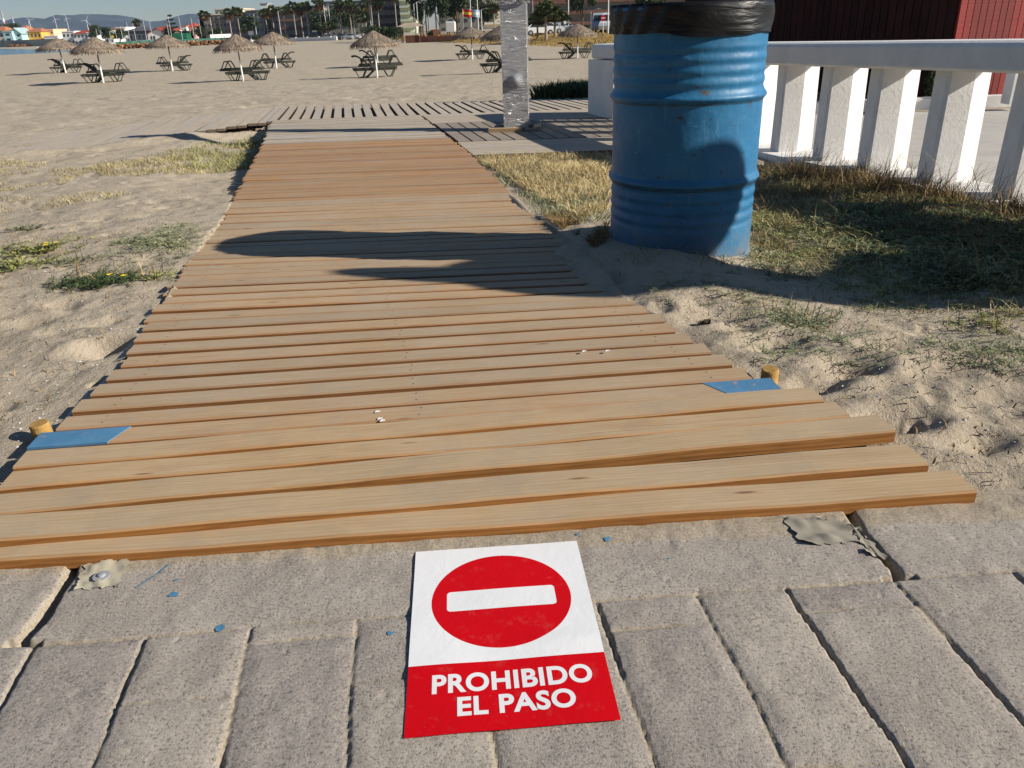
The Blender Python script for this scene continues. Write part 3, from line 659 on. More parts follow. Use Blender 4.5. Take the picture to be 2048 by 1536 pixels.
# baluster: section with three faces seen from the walkway
def off_sd(pxy):  # along-rail coordinate
    d = np.array(pxy) - A; return float(d @ rd)
sec = []
def az(d): return np.array([math.cos(math.radians(d)), math.sin(math.radians(d))])
p0 = np.array([0., 0.]); e1 = az(-162 + 90); e2 = az(-90 + 90); e3 = az(-58 + 90)      # walking along the visible faces left to right
v0 = p0; v1 = v0 + e1 * .036; v2 = v1 + e2 * .135; v3 = v2 + e3 * .16; back = az(108)
v4 = v3 + back * .05; v5 = v0 + back * .06
v4 = v3 + az(100) * .08; v5 = v0 + az(60) * .04 + az(100) * .10
secw = [v0, v1, v2, v3, v4, v5]
base_pts = [(2.253, 5.67), (2.414, 5.215), (2.55, 4.69), (2.68, 4.15)]
ss = [off_sd(p) for p in base_pts]; sp = .53
ss = [ss[0] - sp * k for k in range(7, 0, -1)] + ss + [ss[-1] + .55 * k for k in range(1, 3)]
c0 = sum(secw) / 6
mb = MB(); ring0 = [np.array([p[0] - c0[0], p[1] - c0[1]]) for p in secw]
zz0, zz1 = .02, .66
for i in range(6):
    j = (i + 1) % 6; k0, k1 = 1.03, .97
    mb.quad([(*ring0[i] * k0, zz0), (*ring0[j] * k0, zz0), (*ring0[j] * k1, zz1), (*ring0[i] * k1, zz1)], [(0, 0), (.1, 0), (.1, .6), (0, .6)])
mb.quad([(*r * 1.03, zz0) for r in ring0][::-1]); mb.quad([(*r * .97, zz1) for r in ring0])
b0 = None
for s in ss:
    if s < .75: continue
    if b0 is None: o = b0 = mb.build('baluster', M['white'], root, ang=14)
    else: o = b0.copy(); COL.objects.link(o)
    v0w = P(s, .075, zb); o.location = (v0w[0] - secw[0][0] + c0[0] - root.location[0], v0w[1] - secw[0][1] + c0[1] - root.location[1], v0w[2] - root.location[2])
ep = MB(); ep.prism([(-.13, 0), (.13, 0), (.13, 1), (-.13, 1)][:0] or [(-.17, -.15), (.16, -.15), (.16, .64), (-.17, .64)][::-1], P(-.20, .0, zb), P(.55, .0, zb), np.array([sdn[0], sdn[1], 0]), UP)
off(ep.build('end_post', M['white'], root), root)
# unseen post invented to throw the round shadow over bin and walkway
caster = tag(empty('shadow_caster', (3.224, 2.185, -.05)), 'unseen white post with a ball top, added to cast the round shadow', 'post')
mb = MB(); mb.lathe([(.17, -.1), (.165, 1.30)], n=32); mb.build('caster_shaft', M['white'], caster, ang=40); mb = MB(); mb.box((.04, .13, .47), (.52, .62, 1.14), [[sd[0], sd[1], 0], [-sd[1], sd[0], 0], [0, 0, 1]]); mb.build('caster_base', M['white'], caster)
mb = MB(); mb.lathe([(.17, 1.30), (.165, 1.38)] + [(.295 * math.sin(q), 1.63 - .245 * math.cos(q)) for q in np.linspace(.58, 3.1, 22)], n=40); mb.build('caster_ball', M['white'], caster, smooth=True); mb = MB(); mb.lathe([(.11, 1.82), (.105, 1.94), (.07, 2.08), (.02, 2.13)], c=(-.018, -.072, 0), n=24); mb.build('caster_tip', M['white'], caster, smooth=True)
# ---------------------------------------------------------------- concrete slab beyond, kerb, bollards, hut
mb = MB()
def poly(name, pts, z, mat, **k):
    mb = MB(); mb.quad([(p[0], p[1], z(p[0], p[1]) if callable(z) else z) for p in pts]); return tag(mb.build(name, mat), **k)
poly('concrete_paving', [P(-.0, -.1, 0)[:2], P(9, -.1, 0)[:2], (14, 1.0), (14, 9.3), (5.0, 9.35), (2.4, 9.35)], lambda x, y: -.118 - .015 * (y - 6), M['slab'], kind='structure')
mb = MB(); mb.box((8.4, 9.45, -.09), (12.2, .18, .12)); tag(mb.build('kerb', M['white']), 'low white concrete kerb edging the paving before the red hut', 'kerb')
for q, lab in (((4.35, 9.25), 'white square bollard seen between the third and fourth balusters'), ((5.62, 9.2), 'white square bollard seen past the last baluster on the right')):
    mb = MB(); mb.box((0, 0, .24), (.17, .17, .48)); mb.box((0, 0, .49), (.19, .19, .03)); o = mb.build('bollard', M['white']); o.location = (q[0], q[1], -.1); tag(o, lab, 'bollard', 'white bollards on the paving')
# hut
hc = np.array([5.25, 10.0]); lit_n = az(-65); along = az(25); back_ = az(115)
hut = tag(empty('beach_hut', (hc[0], hc[1], -.12)), 'dark red timber beach hut with vertical boards behind the balustrade', 'hut')
def wallp(n, o, d, L, H, mat, outward):
    mb = MB(); s = 0; w = .118
    while s < L:
        c = np.array([o[0], o[1], 0]) + np.array([d[0], d[1], 0]) * (s + w / 2); nn = np.array([outward[0], outward[1], 0])
        mb.box(c + nn * .012 + UP * (H / 2), (w - .012, .03, H), [[d[0], d[1], 0], [-outward[0], -outward[1], 0], [0, 0, 1]][:2] + [[0, 0, 1]], t=random.random())
        s += w
    c = np.array([o[0], o[1], 0]) + np.array([d[0], d[1], 0]) * (L / 2) - np.array([outward[0], outward[1], 0]) * .03 + UP * (H / 2)
    mb.box(c, (L, .04, H), [[d[0], d[1], 0], [-outward[0], -outward[1], 0], [0, 0, 1]], t=0, mi=1)
    return mb.build(n, [mat, M['darkgap']], hut)
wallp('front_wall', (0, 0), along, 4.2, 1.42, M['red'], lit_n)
w2_ = wallp('side_wall', (0, 0), back_, 5.0, 1.36, M['shaded_boards'], az(205)); w2_['label'] = 'red side wall with its deep shade painted into the boards'
tl = np.array([back_[0] * .88, back_[1] * .88, -.475]); mb = MB(); mb.box(np.array([*(along * 2.2 + back_ * 2.9), 2.05]), (4.2, 4.1, .12), [[along[0], along[1], 0], tl, np.cross([along[0], along[1], 0], tl)]); mb.box(np.array([*(along * 2.2 + back_ * 1.2), 1.4]), (4.1, .1, 2.9), [[along[0], along[1], 0], [back_[0], back_[1], 0], [0, 0, 1]]); mb.build('roof', M['darkgap'], hut)  # unseen roof slab and panel, shaped to cast the sloping shadow on the sand
# ---------------------------------------------------------------- deck pad, cross walkway
dk = tag(empty('wooden_deck', (.4, 8.3, -.1)), 'low weathered wooden deck under the wrapped shower', 'deck')
zD = -.10
def dx0(y): return float(rx(y)) + .035
mb = MB(); y = 6.88
while y < 7.62: plank(mb, (dx0(y), y, zD), (1.75, y - .02, zD), .086, .03, random.uniform(.2, .9)); y += .092
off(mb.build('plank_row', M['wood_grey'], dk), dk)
mb = MB(); y = 9.34
while y < 10.28: plank(mb, (dx0(y), y, zD), (1.25, y - .02, zD), .086, .03, random.uniform(.4, .9)); y += .092
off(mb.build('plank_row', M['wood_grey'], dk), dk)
mb = MB(); x = -.80
yA, yB = 7.66, 9.28
while x < 1.6:
    a = (x + .18 + .0, yA, zD + .004); b = (x - .17, yB, zD + .004)
    if a[0] > dx0(yA) + .05:
        if b[0] < dx0(yB) + .06:
            q = (dx0(yB) + .06 - b[0]) / .33; b = (b[0] + .33 * min(q, .95), yB - (yB - yA) * min(q, .95), b[2])
        plank(mb, b, a, .118, .03, random.uniform(.2, .8))
    x += .132
off(mb.build('slat_panel', M['wood_dark'], dk), dk)
cw = tag(empty('cross_walkway', (0, 11.4, -.12)), 'weathered slatted walkway running crosswise over the sand beyond the plank path', 'walkway')
NX = [2.6, 1.2, -2.85, -3.59, -4.26, -5.05, -6.6, -8.3]; NYY = [10.46, 10.42, 10.42, 9.62, 8.85, 8.05, 6.6, 5.0]
FX = [2.15, .78, -3.27, -4.02, -4.74, -5.53, -7.1, -8.8]; FY = [12.25, 12.4, 12.85, 12.2, 11.6, 10.8, 9.3, 7.7]
mb = MB(); total = 96
cumN = np.concatenate([[0], np.cumsum(np.hypot(np.diff(NX), np.diff(NYY)))]); tN = cumN / cumN[-1]
for i in range(total):
    q = i / total; a = np.array([np.interp(q, tN, NX), np.interp(q, tN, NYY), 0]); b = np.array([np.interp(q, tN, FX), np.interp(q, tN, FY), 0])
    z0 = -.125 - .06 * float(sst(-2.8, -6, a[0])); a[2] = z0 + random.uniform(-.006, .004); b[2] = z0 - .02 + random.uniform(-.006, .004)
    a[1] += random.uniform(-.03, .03)
    plank(mb, b, a, .100 if q < .45 else .099, .03, random.uniform(.3, .9))
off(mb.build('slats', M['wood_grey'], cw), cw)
# ---------------------------------------------------------------- wrapped shower
sx, sy = .145, 8.42; rot = math.radians(-6)
sh = tag(empty('beach_shower', (sx, sy, zD), rot), 'square beach shower column wrapped in shiny clear stretch film', 'shower')
mb = MB(); mb.box((0, 0, 1.14), (.225, .225, 2.2)); mb.box((0, 0, 2.27), (.10, .10, .1)); mb.build('column', col('column_grey', (0.36, 0.37, 0.40), .5), sh)
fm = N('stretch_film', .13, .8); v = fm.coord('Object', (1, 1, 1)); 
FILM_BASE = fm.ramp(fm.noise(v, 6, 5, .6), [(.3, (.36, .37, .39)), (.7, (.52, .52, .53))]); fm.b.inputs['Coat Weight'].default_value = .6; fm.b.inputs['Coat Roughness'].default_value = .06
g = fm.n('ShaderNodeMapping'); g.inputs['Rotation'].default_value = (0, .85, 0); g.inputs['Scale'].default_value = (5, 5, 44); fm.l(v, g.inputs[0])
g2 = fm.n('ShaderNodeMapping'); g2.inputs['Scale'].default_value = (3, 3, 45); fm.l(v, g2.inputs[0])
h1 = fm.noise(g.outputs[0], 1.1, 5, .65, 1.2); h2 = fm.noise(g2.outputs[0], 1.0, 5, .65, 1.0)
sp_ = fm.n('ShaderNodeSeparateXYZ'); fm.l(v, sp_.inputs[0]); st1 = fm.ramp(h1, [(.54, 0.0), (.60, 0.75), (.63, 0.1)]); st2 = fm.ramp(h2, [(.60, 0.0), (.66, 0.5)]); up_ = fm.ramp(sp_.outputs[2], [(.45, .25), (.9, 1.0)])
fm.base(fm.mix(fm.math('MULTIPLY', fm.math('MAXIMUM', st1, st2), up_), FILM_BASE, (.86, .87, .88)))  # pale streaks paint glints into the film colour, stronger towards the top
fm.bump(fm.math('ADD', h1, fm.math('MULTIPLY', h2, .35)), 1.0, .045)
mb = MB(); n = 26; H0, H1 = .03, 1.18; prev = None
def film_pt(side, u, z):
    w = .122; a = -w + 2 * w * u; pt = {0: (a, -w), 1: (w, a), 2: (-a, w), 3: (-w, -a)}[side]; nrm = {0: (0, -1), 1: (1, 0), 2: (0, 1), 3: (-1, 0)}[side]
    e = math.sin(u * math.pi) ** .5 if 0 < u < 1 else 0; d = (.0015 * math.sin(z * 60 + u * 9) + .0025 * math.sin(z * 23 - u * 7 + side)) * e
    if side == 0: d += .05 * math.exp(-(((u - .55) / .18) ** 2 + ((z - .47) / .05) ** 2))
    return (pt[0] + nrm[0] * d, pt[1] + nrm[1] * d, z)
for s_ in range(4):
    for k in range(90):
        z0, z1 = H0 + (H1 - H0) * k / 90, H0 + (H1 - H0) * (k + 1) / 90
        for i in range(12):
            u0, u1 = i / 12, (i + 1) / 12; mb.quad([film_pt(s_, u0, z0), film_pt(s_, u1, z0), film_pt(s_, u1, z1), film_pt(s_, u0, z1)])
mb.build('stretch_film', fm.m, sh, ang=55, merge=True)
mb = MB()
for i in range(60):
    a = random.uniform(-.125, .125); s_ = random.choice([(a, -.128), (.128, a)]); z = 1.18 + random.uniform(-.015, .01); l = random.uniform(.02, .06)
    mb.quad([(s_[0], s_[1], z), (s_[0] + .02, s_[1], z), (s_[0] + .02 + random.uniform(-.02, .02), s_[1] - .01, z + l * random.uniform(-.6, 1)), (s_[0] + random.uniform(-.02, .02), s_[1] - .015, z + l * .5)])
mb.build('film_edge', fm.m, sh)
mb = MB(); mb.lathe([(.035, 0), (.035, .02), (.012, .03), (.012, .05)], n=20); o = mb.build('push_button', M['metal_g'], sh); o.location = (.015, -.118, .47); o.rotation_euler = (math.pi / 2, 0, 0)
mb = MB(); mb.box((-.10, -.165, .022), (.34, .07, .036), t=.7); mb.box((.155, -.165, .018), (.14, .07, .03), t=.3, mi=1); mb.box((-.20, .0, .02), (.07, .34, .034), mi=1); mb.box((.0, .165, .02), (.34, .07, .034), mi=1); mb.box((.20, .04, .02), (.07, .30, .034), mi=0, t=.3)
mb.build('base_frame', [M['wood_new'], M['wood_dark']], sh)
# ---------------------------------------------------------------- grasses and weeds
def blades(name, pts, hmin, hmax, wid, lean, mat, curl=0.5, tints=None, dirbias=None):
    pts = np.asarray(pts, float); n = len(pts)
    z = ground(pts[:, 0], pts[:, 1]); h = rng.uniform(hmin, hmax, n); a = rng.uniform(0, 6.283, n) if dirbias is None else rng.normal(dirbias, .9, n)
    ln = rng.uniform(.1, 1, n) * lean; w = wid * rng.uniform(.6, 1.3, n); dx, dy = np.cos(a), np.sin(a); b = rng.uniform(0, 6.283, n); sx_, sy_ = np.cos(b) * w, np.sin(b) * w
    co = np.zeros((n, 5, 3)); z0 = z - .004
    m1 = .55; l1 = ln * h * .45; l2 = ln * h * 1.25; h1 = h * m1; h2 = h * (1 - curl * ln.clip(0, 1) * .55)
    co[:, 0] = np.stack([pts[:, 0] - sx_, pts[:, 1] - sy_, z0], 1); co[:, 1] = np.stack([pts[:, 0] + sx_, pts[:, 1] + sy_, z0], 1)
    co[:, 2] = np.stack([pts[:, 0] - sx_ * .8 + dx * l1, pts[:, 1] - sy_ * .8 + dy * l1, z + h1], 1); co[:, 3] = np.stack([pts[:, 0] + sx_ * .8 + dx * l1, pts[:, 1] + sy_ * .8 + dy * l1, z + h1], 1)
    co[:, 4] = np.stack([pts[:, 0] + dx * l2, pts[:, 1] + dy * l2, z + h2], 1)
    k = np.arange(n)[:, None] * 5; tr = np.concatenate([k + [0, 1, 3], k + [0, 3, 2], k + [2, 3, 4]], 1).reshape(-1, 3)
    t = np.repeat(rng.random(n) if tints is None else tints, 5)
    return tri_obj(name, co.reshape(-1, 3), tr, t, mat)
def creeping(name, pts, L, lw, ll, mat, nl=9, rise=.5, zoff=0.0):
    """creeping stems with small leaves: pts are rooting points, L stem length, ll leaf length"""
    co, tr, tt = [], [], []; z0s = ground(pts[:, 0], pts[:, 1]) + zoff
    for (x, y), z0 in zip(pts, z0s):
        a = rng.uniform(0, 6.283); l = L * rng.uniform(.4, 1.2); nn = max(3, int(nl * rng.uniform(.6, 1.3))); p = np.array([x, y, z0]); tv = rng.random(); up = rise * rng.uniform(.1, 1)
        for k in range(nn):
            a += rng.normal(0, .35); f = k / nn; d = np.array([math.cos(a), math.sin(a), up * (1 - 1.3 * f)]); q = p + d * l / nn; sd_ = np.array([-d[1], d[0], 0])
            n = len(co); w = .0008 + .0008 * (1 - f); co += [p - sd_ * w, p + sd_ * w, q + sd_ * w, q - sd_ * w]; tr += [(n, n + 1, n + 2), (n, n + 2, n + 3)]; tt += [tv * .6] * 4
            for sgn in (-1, 1):
                la = a + sgn * rng.uniform(.5, 1.3); ld = np.array([math.cos(la), math.sin(la), rng.uniform(-.1, .9)]); le = ll * rng.uniform(.5, 1.2) * (1 - .4 * f); s2 = np.array([-math.sin(la), math.cos(la), rng.uniform(-.3, .3)]) * lw * rng.uniform(.6, 1.2)
                n = len(co); co += [q, q + ld * le * .5 + s2, q + ld * le * np.array([1, 1, .7]), q + ld * le * .5 - s2]; tr += [(n, n + 1, n + 2), (n, n + 2, n + 3)]; t_ = min(1, max(0, tv * .6 + rng.random() * .5)); tt += [t_] * 4
            p = q
    return tri_obj(name, np.array(co), np.array(tr), tt, mat)
def inpoly(x, y, P_):
    c = np.zeros(len(x), bool); j = len(P_) - 1
    for i in range(len(P_)):
        xi, yi = P_[i]; xj, yj = P_[j]
        c ^= ((yi > y) != (yj > y)) & (x < (xj - xi) * (y - yi) / (yj - yi + 1e-12) + xi); j = i
    return c
def scatter(pxpoly, n, z=-.05, thr=-.1, sc=3.0, seed=0, clump=0, cr=.04):
    P_ = [tuple(at(px, py, z)[:2]) for px, py in pxpoly]; xs = [p[0] for p in P_]; ys = [p[1] for p in P_]; out = np.zeros((0, 2))
    while len(out) < n:
        x = rng.uniform(min(xs), max(xs), n * 3); y = rng.uniform(min(ys), max(ys), n * 3); k = inpoly(x, y, P_) & (fbm(x * sc, y * sc, seed, 3) > thr) & ~((x > lx(y) - .0) & (x < rx(y) + .03) & (y < 10.4)) & (np.hypot(x - BX, y - BY) > R0 + .01)
        out = np.concatenate([out, np.stack([x[k], y[k]], 1)])
    out = out[:n]
    if clump: out = (out[:n // clump][:, None, :] + rng.normal(0, cr, (n // clump, clump, 2))).reshape(-1, 2)
    return out
STF = dict(kind='stuff')
g1 = [(955, 312), (1216, 306), (1216, 440), (1160, 470), (1110, 420), (1040, 372)]
o = blades('dry_grass', scatter(g1, 15000, -.09, -.35, 2.5, 1), .025, .085, .0021, 1.6, M['straw']); tag(o, 'straw coloured dry grass between the deck and the blue bin', 'grass', **STF)
o = blades('green_grass', scatter([(925, 305), (1216, 306), (1216, 490), (1120, 480), (1020, 400)], 2600, -.08, .0, 3.5, 2), .02, .07, .0022, 1.6, M['sage']); tag(o, 'grey green grass mixed in beside the walkway edge', 'grass', **STF)
o = blades('sparse_grass', scatter([(1075, 430), (1216, 430), (1216, 520), (1150, 560), (1120, 480)], 1400, -.03, .0, 5, 3), .015, .05, .0016, 1.8, M['brown_grass']); tag(o, 'thin brown stems on the sand left of the bin', 'grass', **STF)
g2 = [(1500, 322), (1560, 325), (1700, 352), (1900, 400), (2090, 440), (2300, 520), (2300, 640), (1900, 600), (1700, 580), (1510, 520)]
o = blades('brown_grass', scatter(g2, 8000, -.06, -.15, 3, 4, clump=8, cr=.04), .02, .10, .0015, 1.9, M['brown_grass']); tag(o, 'brown dry grass along the foot of the balustrade', 'grass', **STF)
o = creeping('weedy_grass', scatter(g2, 1500, -.03, -.05, 3.2, 5, clump=5, cr=.05), .10, .003, .022, M['grass'], 8, .9); tag(o, 'green grass and weeds between the bin and the balustrade', 'grass', **STF)
o = creeping('dark_weeds', scatter([(1700, 420), (2100, 440), (2300, 640), (1950, 590), (1760, 560), (1700, 470)], 1100, -.03, -.1, 2.2, 6, clump=6, cr=.06), .11, .0055, .020, M['weed'], 10, 1.1); tag(o, 'dark leafy weeds in the shade right of the bin', 'weeds', **STF)
o = blades('straw_tangle', scatter(g2, 5200, -.05, -.05, 3.5, 25, clump=6, cr=.04), .015, .07, .0015, 2.3, M['straw_g']); tag(o, 'yellowed grass tangled among the weeds before the balustrade', 'grass', **STF)
o = blades('foot_grass', scatter([(1500, 322), (1560, 325), (1700, 352), (1900, 400), (2090, 440), (2090, 465), (1900, 430), (1700, 385), (1500, 350)], 3200, -.06, .0, 4, 26, clump=6, cr=.03), .04, .16, .0016, 1.5, M['brown_grass']); tag(o, 'dense brown grass right at the foot of the balustrade', 'grass', **STF)
o = blades('tall_stems', scatter([(1560, 330), (1700, 352), (2048, 425), (2048, 470), (1560, 400)], 420, -.06, -.4, 3, 7), .12, .30, .0016, 1.0, M['brown_grass'], dirbias=.3); tag(o, 'tall thin stems rising before the balusters', 'grass', **STF)
o = blades('shade_grass', scatter([(1240, 520), (1520, 505), (2060, 560), (2060, 680), (1800, 610), (1500, 600), (1250, 600)], 1500, 0, .05, 3, 8, clump=5, cr=.06), .010, .04, .0014, 2.2, M['grass']); tag(o, 'short grass in the shadow in front of the bin', 'grass', **STF)
o = creeping('sand_grass', scatter([(1250, 590), (1450, 570), (2048, 620), (2200, 760), (1850, 720), (1650, 730), (1540, 720), (1380, 660)], 330, 0, .06, 3, 9, clump=3, cr=.05), .08, .0018, .018, M['sage'], 7, .4); tag(o, 'sparse tufts of grey green grass on the sand at the right', 'grass', **STF)
o = blades('sand_litter', scatter([(1250, 590), (2048, 590), (2300, 1000), (1990, 1000), (1600, 760), (1400, 660)], 900, 0, -.5, 4, 10), .003, .02, .0018, 2.6, M['brown_grass']); tag(o, 'bits of dry stem scattered over the right hand sand', 'litter', **STF)
o = blades('left_litter', scatter([(0, 420), (420, 430), (300, 600), (60, 860), (-200, 900), (-200, 420)], 1500, 0, -.4, 4, 12), .003, .022, .0018, 2.6, M['brown_grass']); tag(o, 'bits of dry stem scattered over the left hand sand', 'litter', **STF)
o = blades('yellow_grass', scatter([(190, 330), (330, 300), (545, 250), (500, 330), (330, 352), (200, 360)], 4200, -.14, -.02, 2.6, 13), .015, .05, .0024, 1.9, M['straw_g']); tag(o, 'yellowish grass growing along the left of the far walkway', 'grass', **STF)
o = blades('left_green_grass', scatter([(380, 285), (548, 246), (515, 320), (420, 335), (330, 330)], 1700, -.14, -.05, 3, 14), .02, .08, .0024, 1.6, M['grass']); tag(o, 'green grass in the corner of the two walkways', 'grass', **STF)
o = blades('far_left_grass', scatter([(-100, 300), (200, 320), (360, 380), (240, 400), (100, 420), (-100, 430)], 3800, -.1, .06, 2.6, 15), .010, .035, .0022, 2.0, M['straw_g']); tag(o, 'patchy dry grass on the sand at the far left', 'grass', **STF)
o = creeping('mid_left_grass', scatter([(-100, 440), (360, 440), (420, 470), (330, 560), (-100, 600)], 300, -.02, .05, 2.0, 16, clump=3, cr=.08), .10, .0024, .02, M['sage'], 7, .45); tag(o, 'small grey green tufts dotted over the left sand', 'grass', **STF)
# weeds one can point to
def weed(px, py, r, n, h, mat, label, wid=.004, sprigs=0, zz=0.0, mat2=None, flowers=0):
    q = at(px, py, zz); x, y = q[0], q[1]; z = gz(x, y)
    pts = np.stack([x + rng.normal(0, r * .5, n), y + rng.normal(0, r * .34, n)], 1)
    o = creeping('foliage', pts[:max(10, n // 5)], r * .55, wid * .8, max(.014, h * .35), mat, 8, 1.0)
    root = empty('weed', (x, y, z)); o.parent = root; o.location = (-x, -y, -z)
    if sprigs:
        s = blades('sprig', np.stack([x + rng.normal(0, r * .45, sprigs), y + rng.normal(0, r * .3, sprigs)], 1), h * 1.1, h * 2.2, .0016, .9, mat2 or M['brown_grass']); s.parent = root; s.location = (-x, -y, -z); s['kind'] = 'stuff'
    for i in range(flowers):
        mb = MB(); c = (random.uniform(.2, .9) * r, random.uniform(-.5, 0) * r, h * .6)
        for k in range(9):
            a = k * .698; d = np.array([math.cos(a), math.sin(a), .25]) * .014; e = np.array([-math.sin(a), math.cos(a), 0]) * .004
            mb.quad([c, np.array(c) + d * .6 + e, np.array(c) + d, np.array(c) + d * .6 - e])
        mb.build('flower', M['yellow'], root)
    return tag(root, label, 'weed', 'weeds growing in the sand')
gm = [(1500, 470), (1560, 400), (1700, 400), (2100, 470), (2300, 640), (2000, 640), (1800, 590), (1500, 560)]
o = creeping('matted_weeds', scatter(gm, 2300, -.02, -.15, 4, 18, clump=4, cr=.05), .09, .0028, .016, M['sage'], 9, .6); tag(o, 'low mat of small leaves covering the ground right of the bin', 'weeds', **STF)
o = blades('dry_mat', scatter(gm, 6500, -.02, -.15, 4, 19), .008, .06, .0014, 2.6, M['straw_g']); tag(o, 'dry tangled stems lying in the low weeds right of the bin', 'grass', **STF)
weed(200, 560, .17, 620, .065, M['weed'], 'dense dark green weed with a yellow flower left of the walkway', .0035, 26, 0, None, 2)
weed(310, 548, .12, 160, .055, M['grass'], 'thin green sprig weed just right of the dense dark weed', .0025, 14)
weed(150, 518, .12, 170, .055, M['sage'], 'pale green tuft above the dense dark weed at the left', .003, 8)
weed(75, 495, .17, 330, .07, M['grass'], 'yellow green leafy weed near the left edge of the view', .006, 6, 0, None, 3)
weed(15, 530, .16, 260, .07, M['grass'], 'olive green leafy weed at the far left edge', .006, 6)
weed(275, 482, .10, 170, .05, M['sage'], 'grey green tuft halfway between the left weeds and the walkway', .0028)
weed(325, 488, .11, 190, .05, M['sage'], 'grey green tuft nearest the walkway edge on the left', .0028)
weed(50, 445, .10, 120, .05, M['weed'], 'small dark weed casting a shadow on the pale sand', .004)
weed(1600, 640, .15, 420, .055, M['sage'], 'broad pale green weed on the sand right of the bin', .003, 20)
weed(1690, 455, .17, 420, .10, M['sage'], 'silvery green weed bush right of the bin before the shade', .006, 10)
weed(1470, 505, .07, 110, .055, M['weed'], 'small dark weed at the foot of the bin', .003, 10)
weed(1640, 505, .10, 200, .06, M['grass'], 'low bright green weed on the edge of the shadow band', .003, 6)
weed(960, 462, .05, 60, .035, M['weed'], 'small weed growing through the planks in the shadow', .003)
weed(1225, 640, .07, 80, .02, M['grass'], 'flat green sprig lying on the planks at the right edge', .003, 6, .02)
weed(1412, 655, .016, 14, .035, M['bark'], 'curled dead leaf standing on the sand right of the walkway', .010)
weed(1900, 560, .14, 260, .09, M['weed'], 'tall dark weed in the shade at the right edge', .005, 10)
weed(1990, 640, .12, 150, .05, M['grass'], 'small green weed on the right margin of the sand', .003, 10)
# pebbles, shells
mb = MB(); random.seed(5)
for i in range(420):
    px = random.choice([random.uniform(-50, 420), random.uniform(1350, 2100)]); py = random.uniform(470, 1000); q = at(px, py, 0)
    if lx(q[1]) - .03 < q[0] < rx(q[1]) + .03 or q[1] < 1.36: continue
    r = random.uniform(.002, .006); z = gz(q[0], q[1]); n = 6
    top = [(q[0] + r * math.cos(k * 1.047) * random.uniform(.7, 1.3), q[1] + r * .8 * math.sin(k * 1.047) * random.uniform(.7, 1.3), z + .001) for k in range(n)]
    mb.quad(top, t=random.random()); 
    for k in range(n): mb.quad([top[k], top[(k + 1) % n], (q[0], q[1], z + r * .8)][::1], t=random.random())
tag(mb.build('pebbles', tinted('pebble', (0.12, 0.10, 0.09), (0.8, 0.77, 0.72), .1).m), 'tiny pebbles and shell bits on the sand', 'pebbles', kind='stuff')
mb = MB()
for (px, py) in ((760, 838), (755, 824), (765, 842), (1168, 703), (1215, 702)):
    q = at(px, py, .034); r = .006
    mb.quad([(q[0] - r, q[1] - r, q[2] + .001), (q[0] + r * 1.3, q[1] - r * .5, q[2] + .002), (q[0] + r, q[1] + r, q[2] + .001), (q[0] - r * .6, q[1] + r * .6, q[2] + .002)])
tag(mb.build('paper_scraps', M['pole_white']), 'tiny white scraps lying on the planks', 'litter', kind='stuff')
# vegetated mound behind the cross walkway and bush by the hut
o = blades('mound_plants', scatter([(1062, 192), (1110, 182), (1150, 172), (1200, 166), (1330, 164), (1330, 192), (1200, 194)], 12000, -.2, -.6, 1, 17), .08, .34, .012, 1.2, M['weed']); tag(o, 'dark green ground cover in the shade behind the wrapped shower', 'plants', **STF)
# ---------------------------------------------------------------- umbrellas and loungers
def make_umbrella():
    root = empty('thatched_umbrella')
    mb = MB(); mb.bar((0, 0, -.1), (0, 0, 1.0), .042, n=10); mb.build('white_pole_base', M['pole_white'], root)
    mb = MB(); mb.bar((0, 0, 1.0), (0, 0, 2.05), .033, n=10); mb.build('pole', M['pole_wood'], root)
    mb = MB(); n = 40; rr = [.02, .10, .35, .65, .95, 1.16, 1.2, 1.1, .6, .04]; zz = [2.16, 2.14, 2.0, 1.84, 1.68, 1.55, 1.50, 1.54, 1.7, 1.95]
    mb.lathe(list(zip(rr, zz)), n=n, t=.5, fn=lambda a, z: 1 + .03 * math.sin(5 * a) + .02 * math.sin(11 * a + z * 9))
    for i in range(2200):
        a = random.uniform(0, 6.283); r = 1.22 * random.random() ** .6; z = np.interp(r, [0, .1, .35, .65, .95, 1.2], [2.17, 2.14, 2.01, 1.85, 1.69, 1.54]); l = random.uniform(.10, .28)
        d = np.array([math.cos(a), math.sin(a), 0]); s = np.array([-math.sin(a), math.cos(a), 0]) * random.uniform(.010, .03); dr = np.array([0, 0, -.55 if r < 1.0 else -.95])
        p = d * r + [0, 0, z + .01]; e = p + (d * (1 if r < 1.0 else .45) + dr + np.array([random.uniform(-.2, .2), random.uniform(-.2, .2), 0])) * l
        mb.quad([p - s, p + s, e + s * .3, e - s * .3], None, t=random.random())
    mb.build('thatch_cap', M['thatch'], root); return root
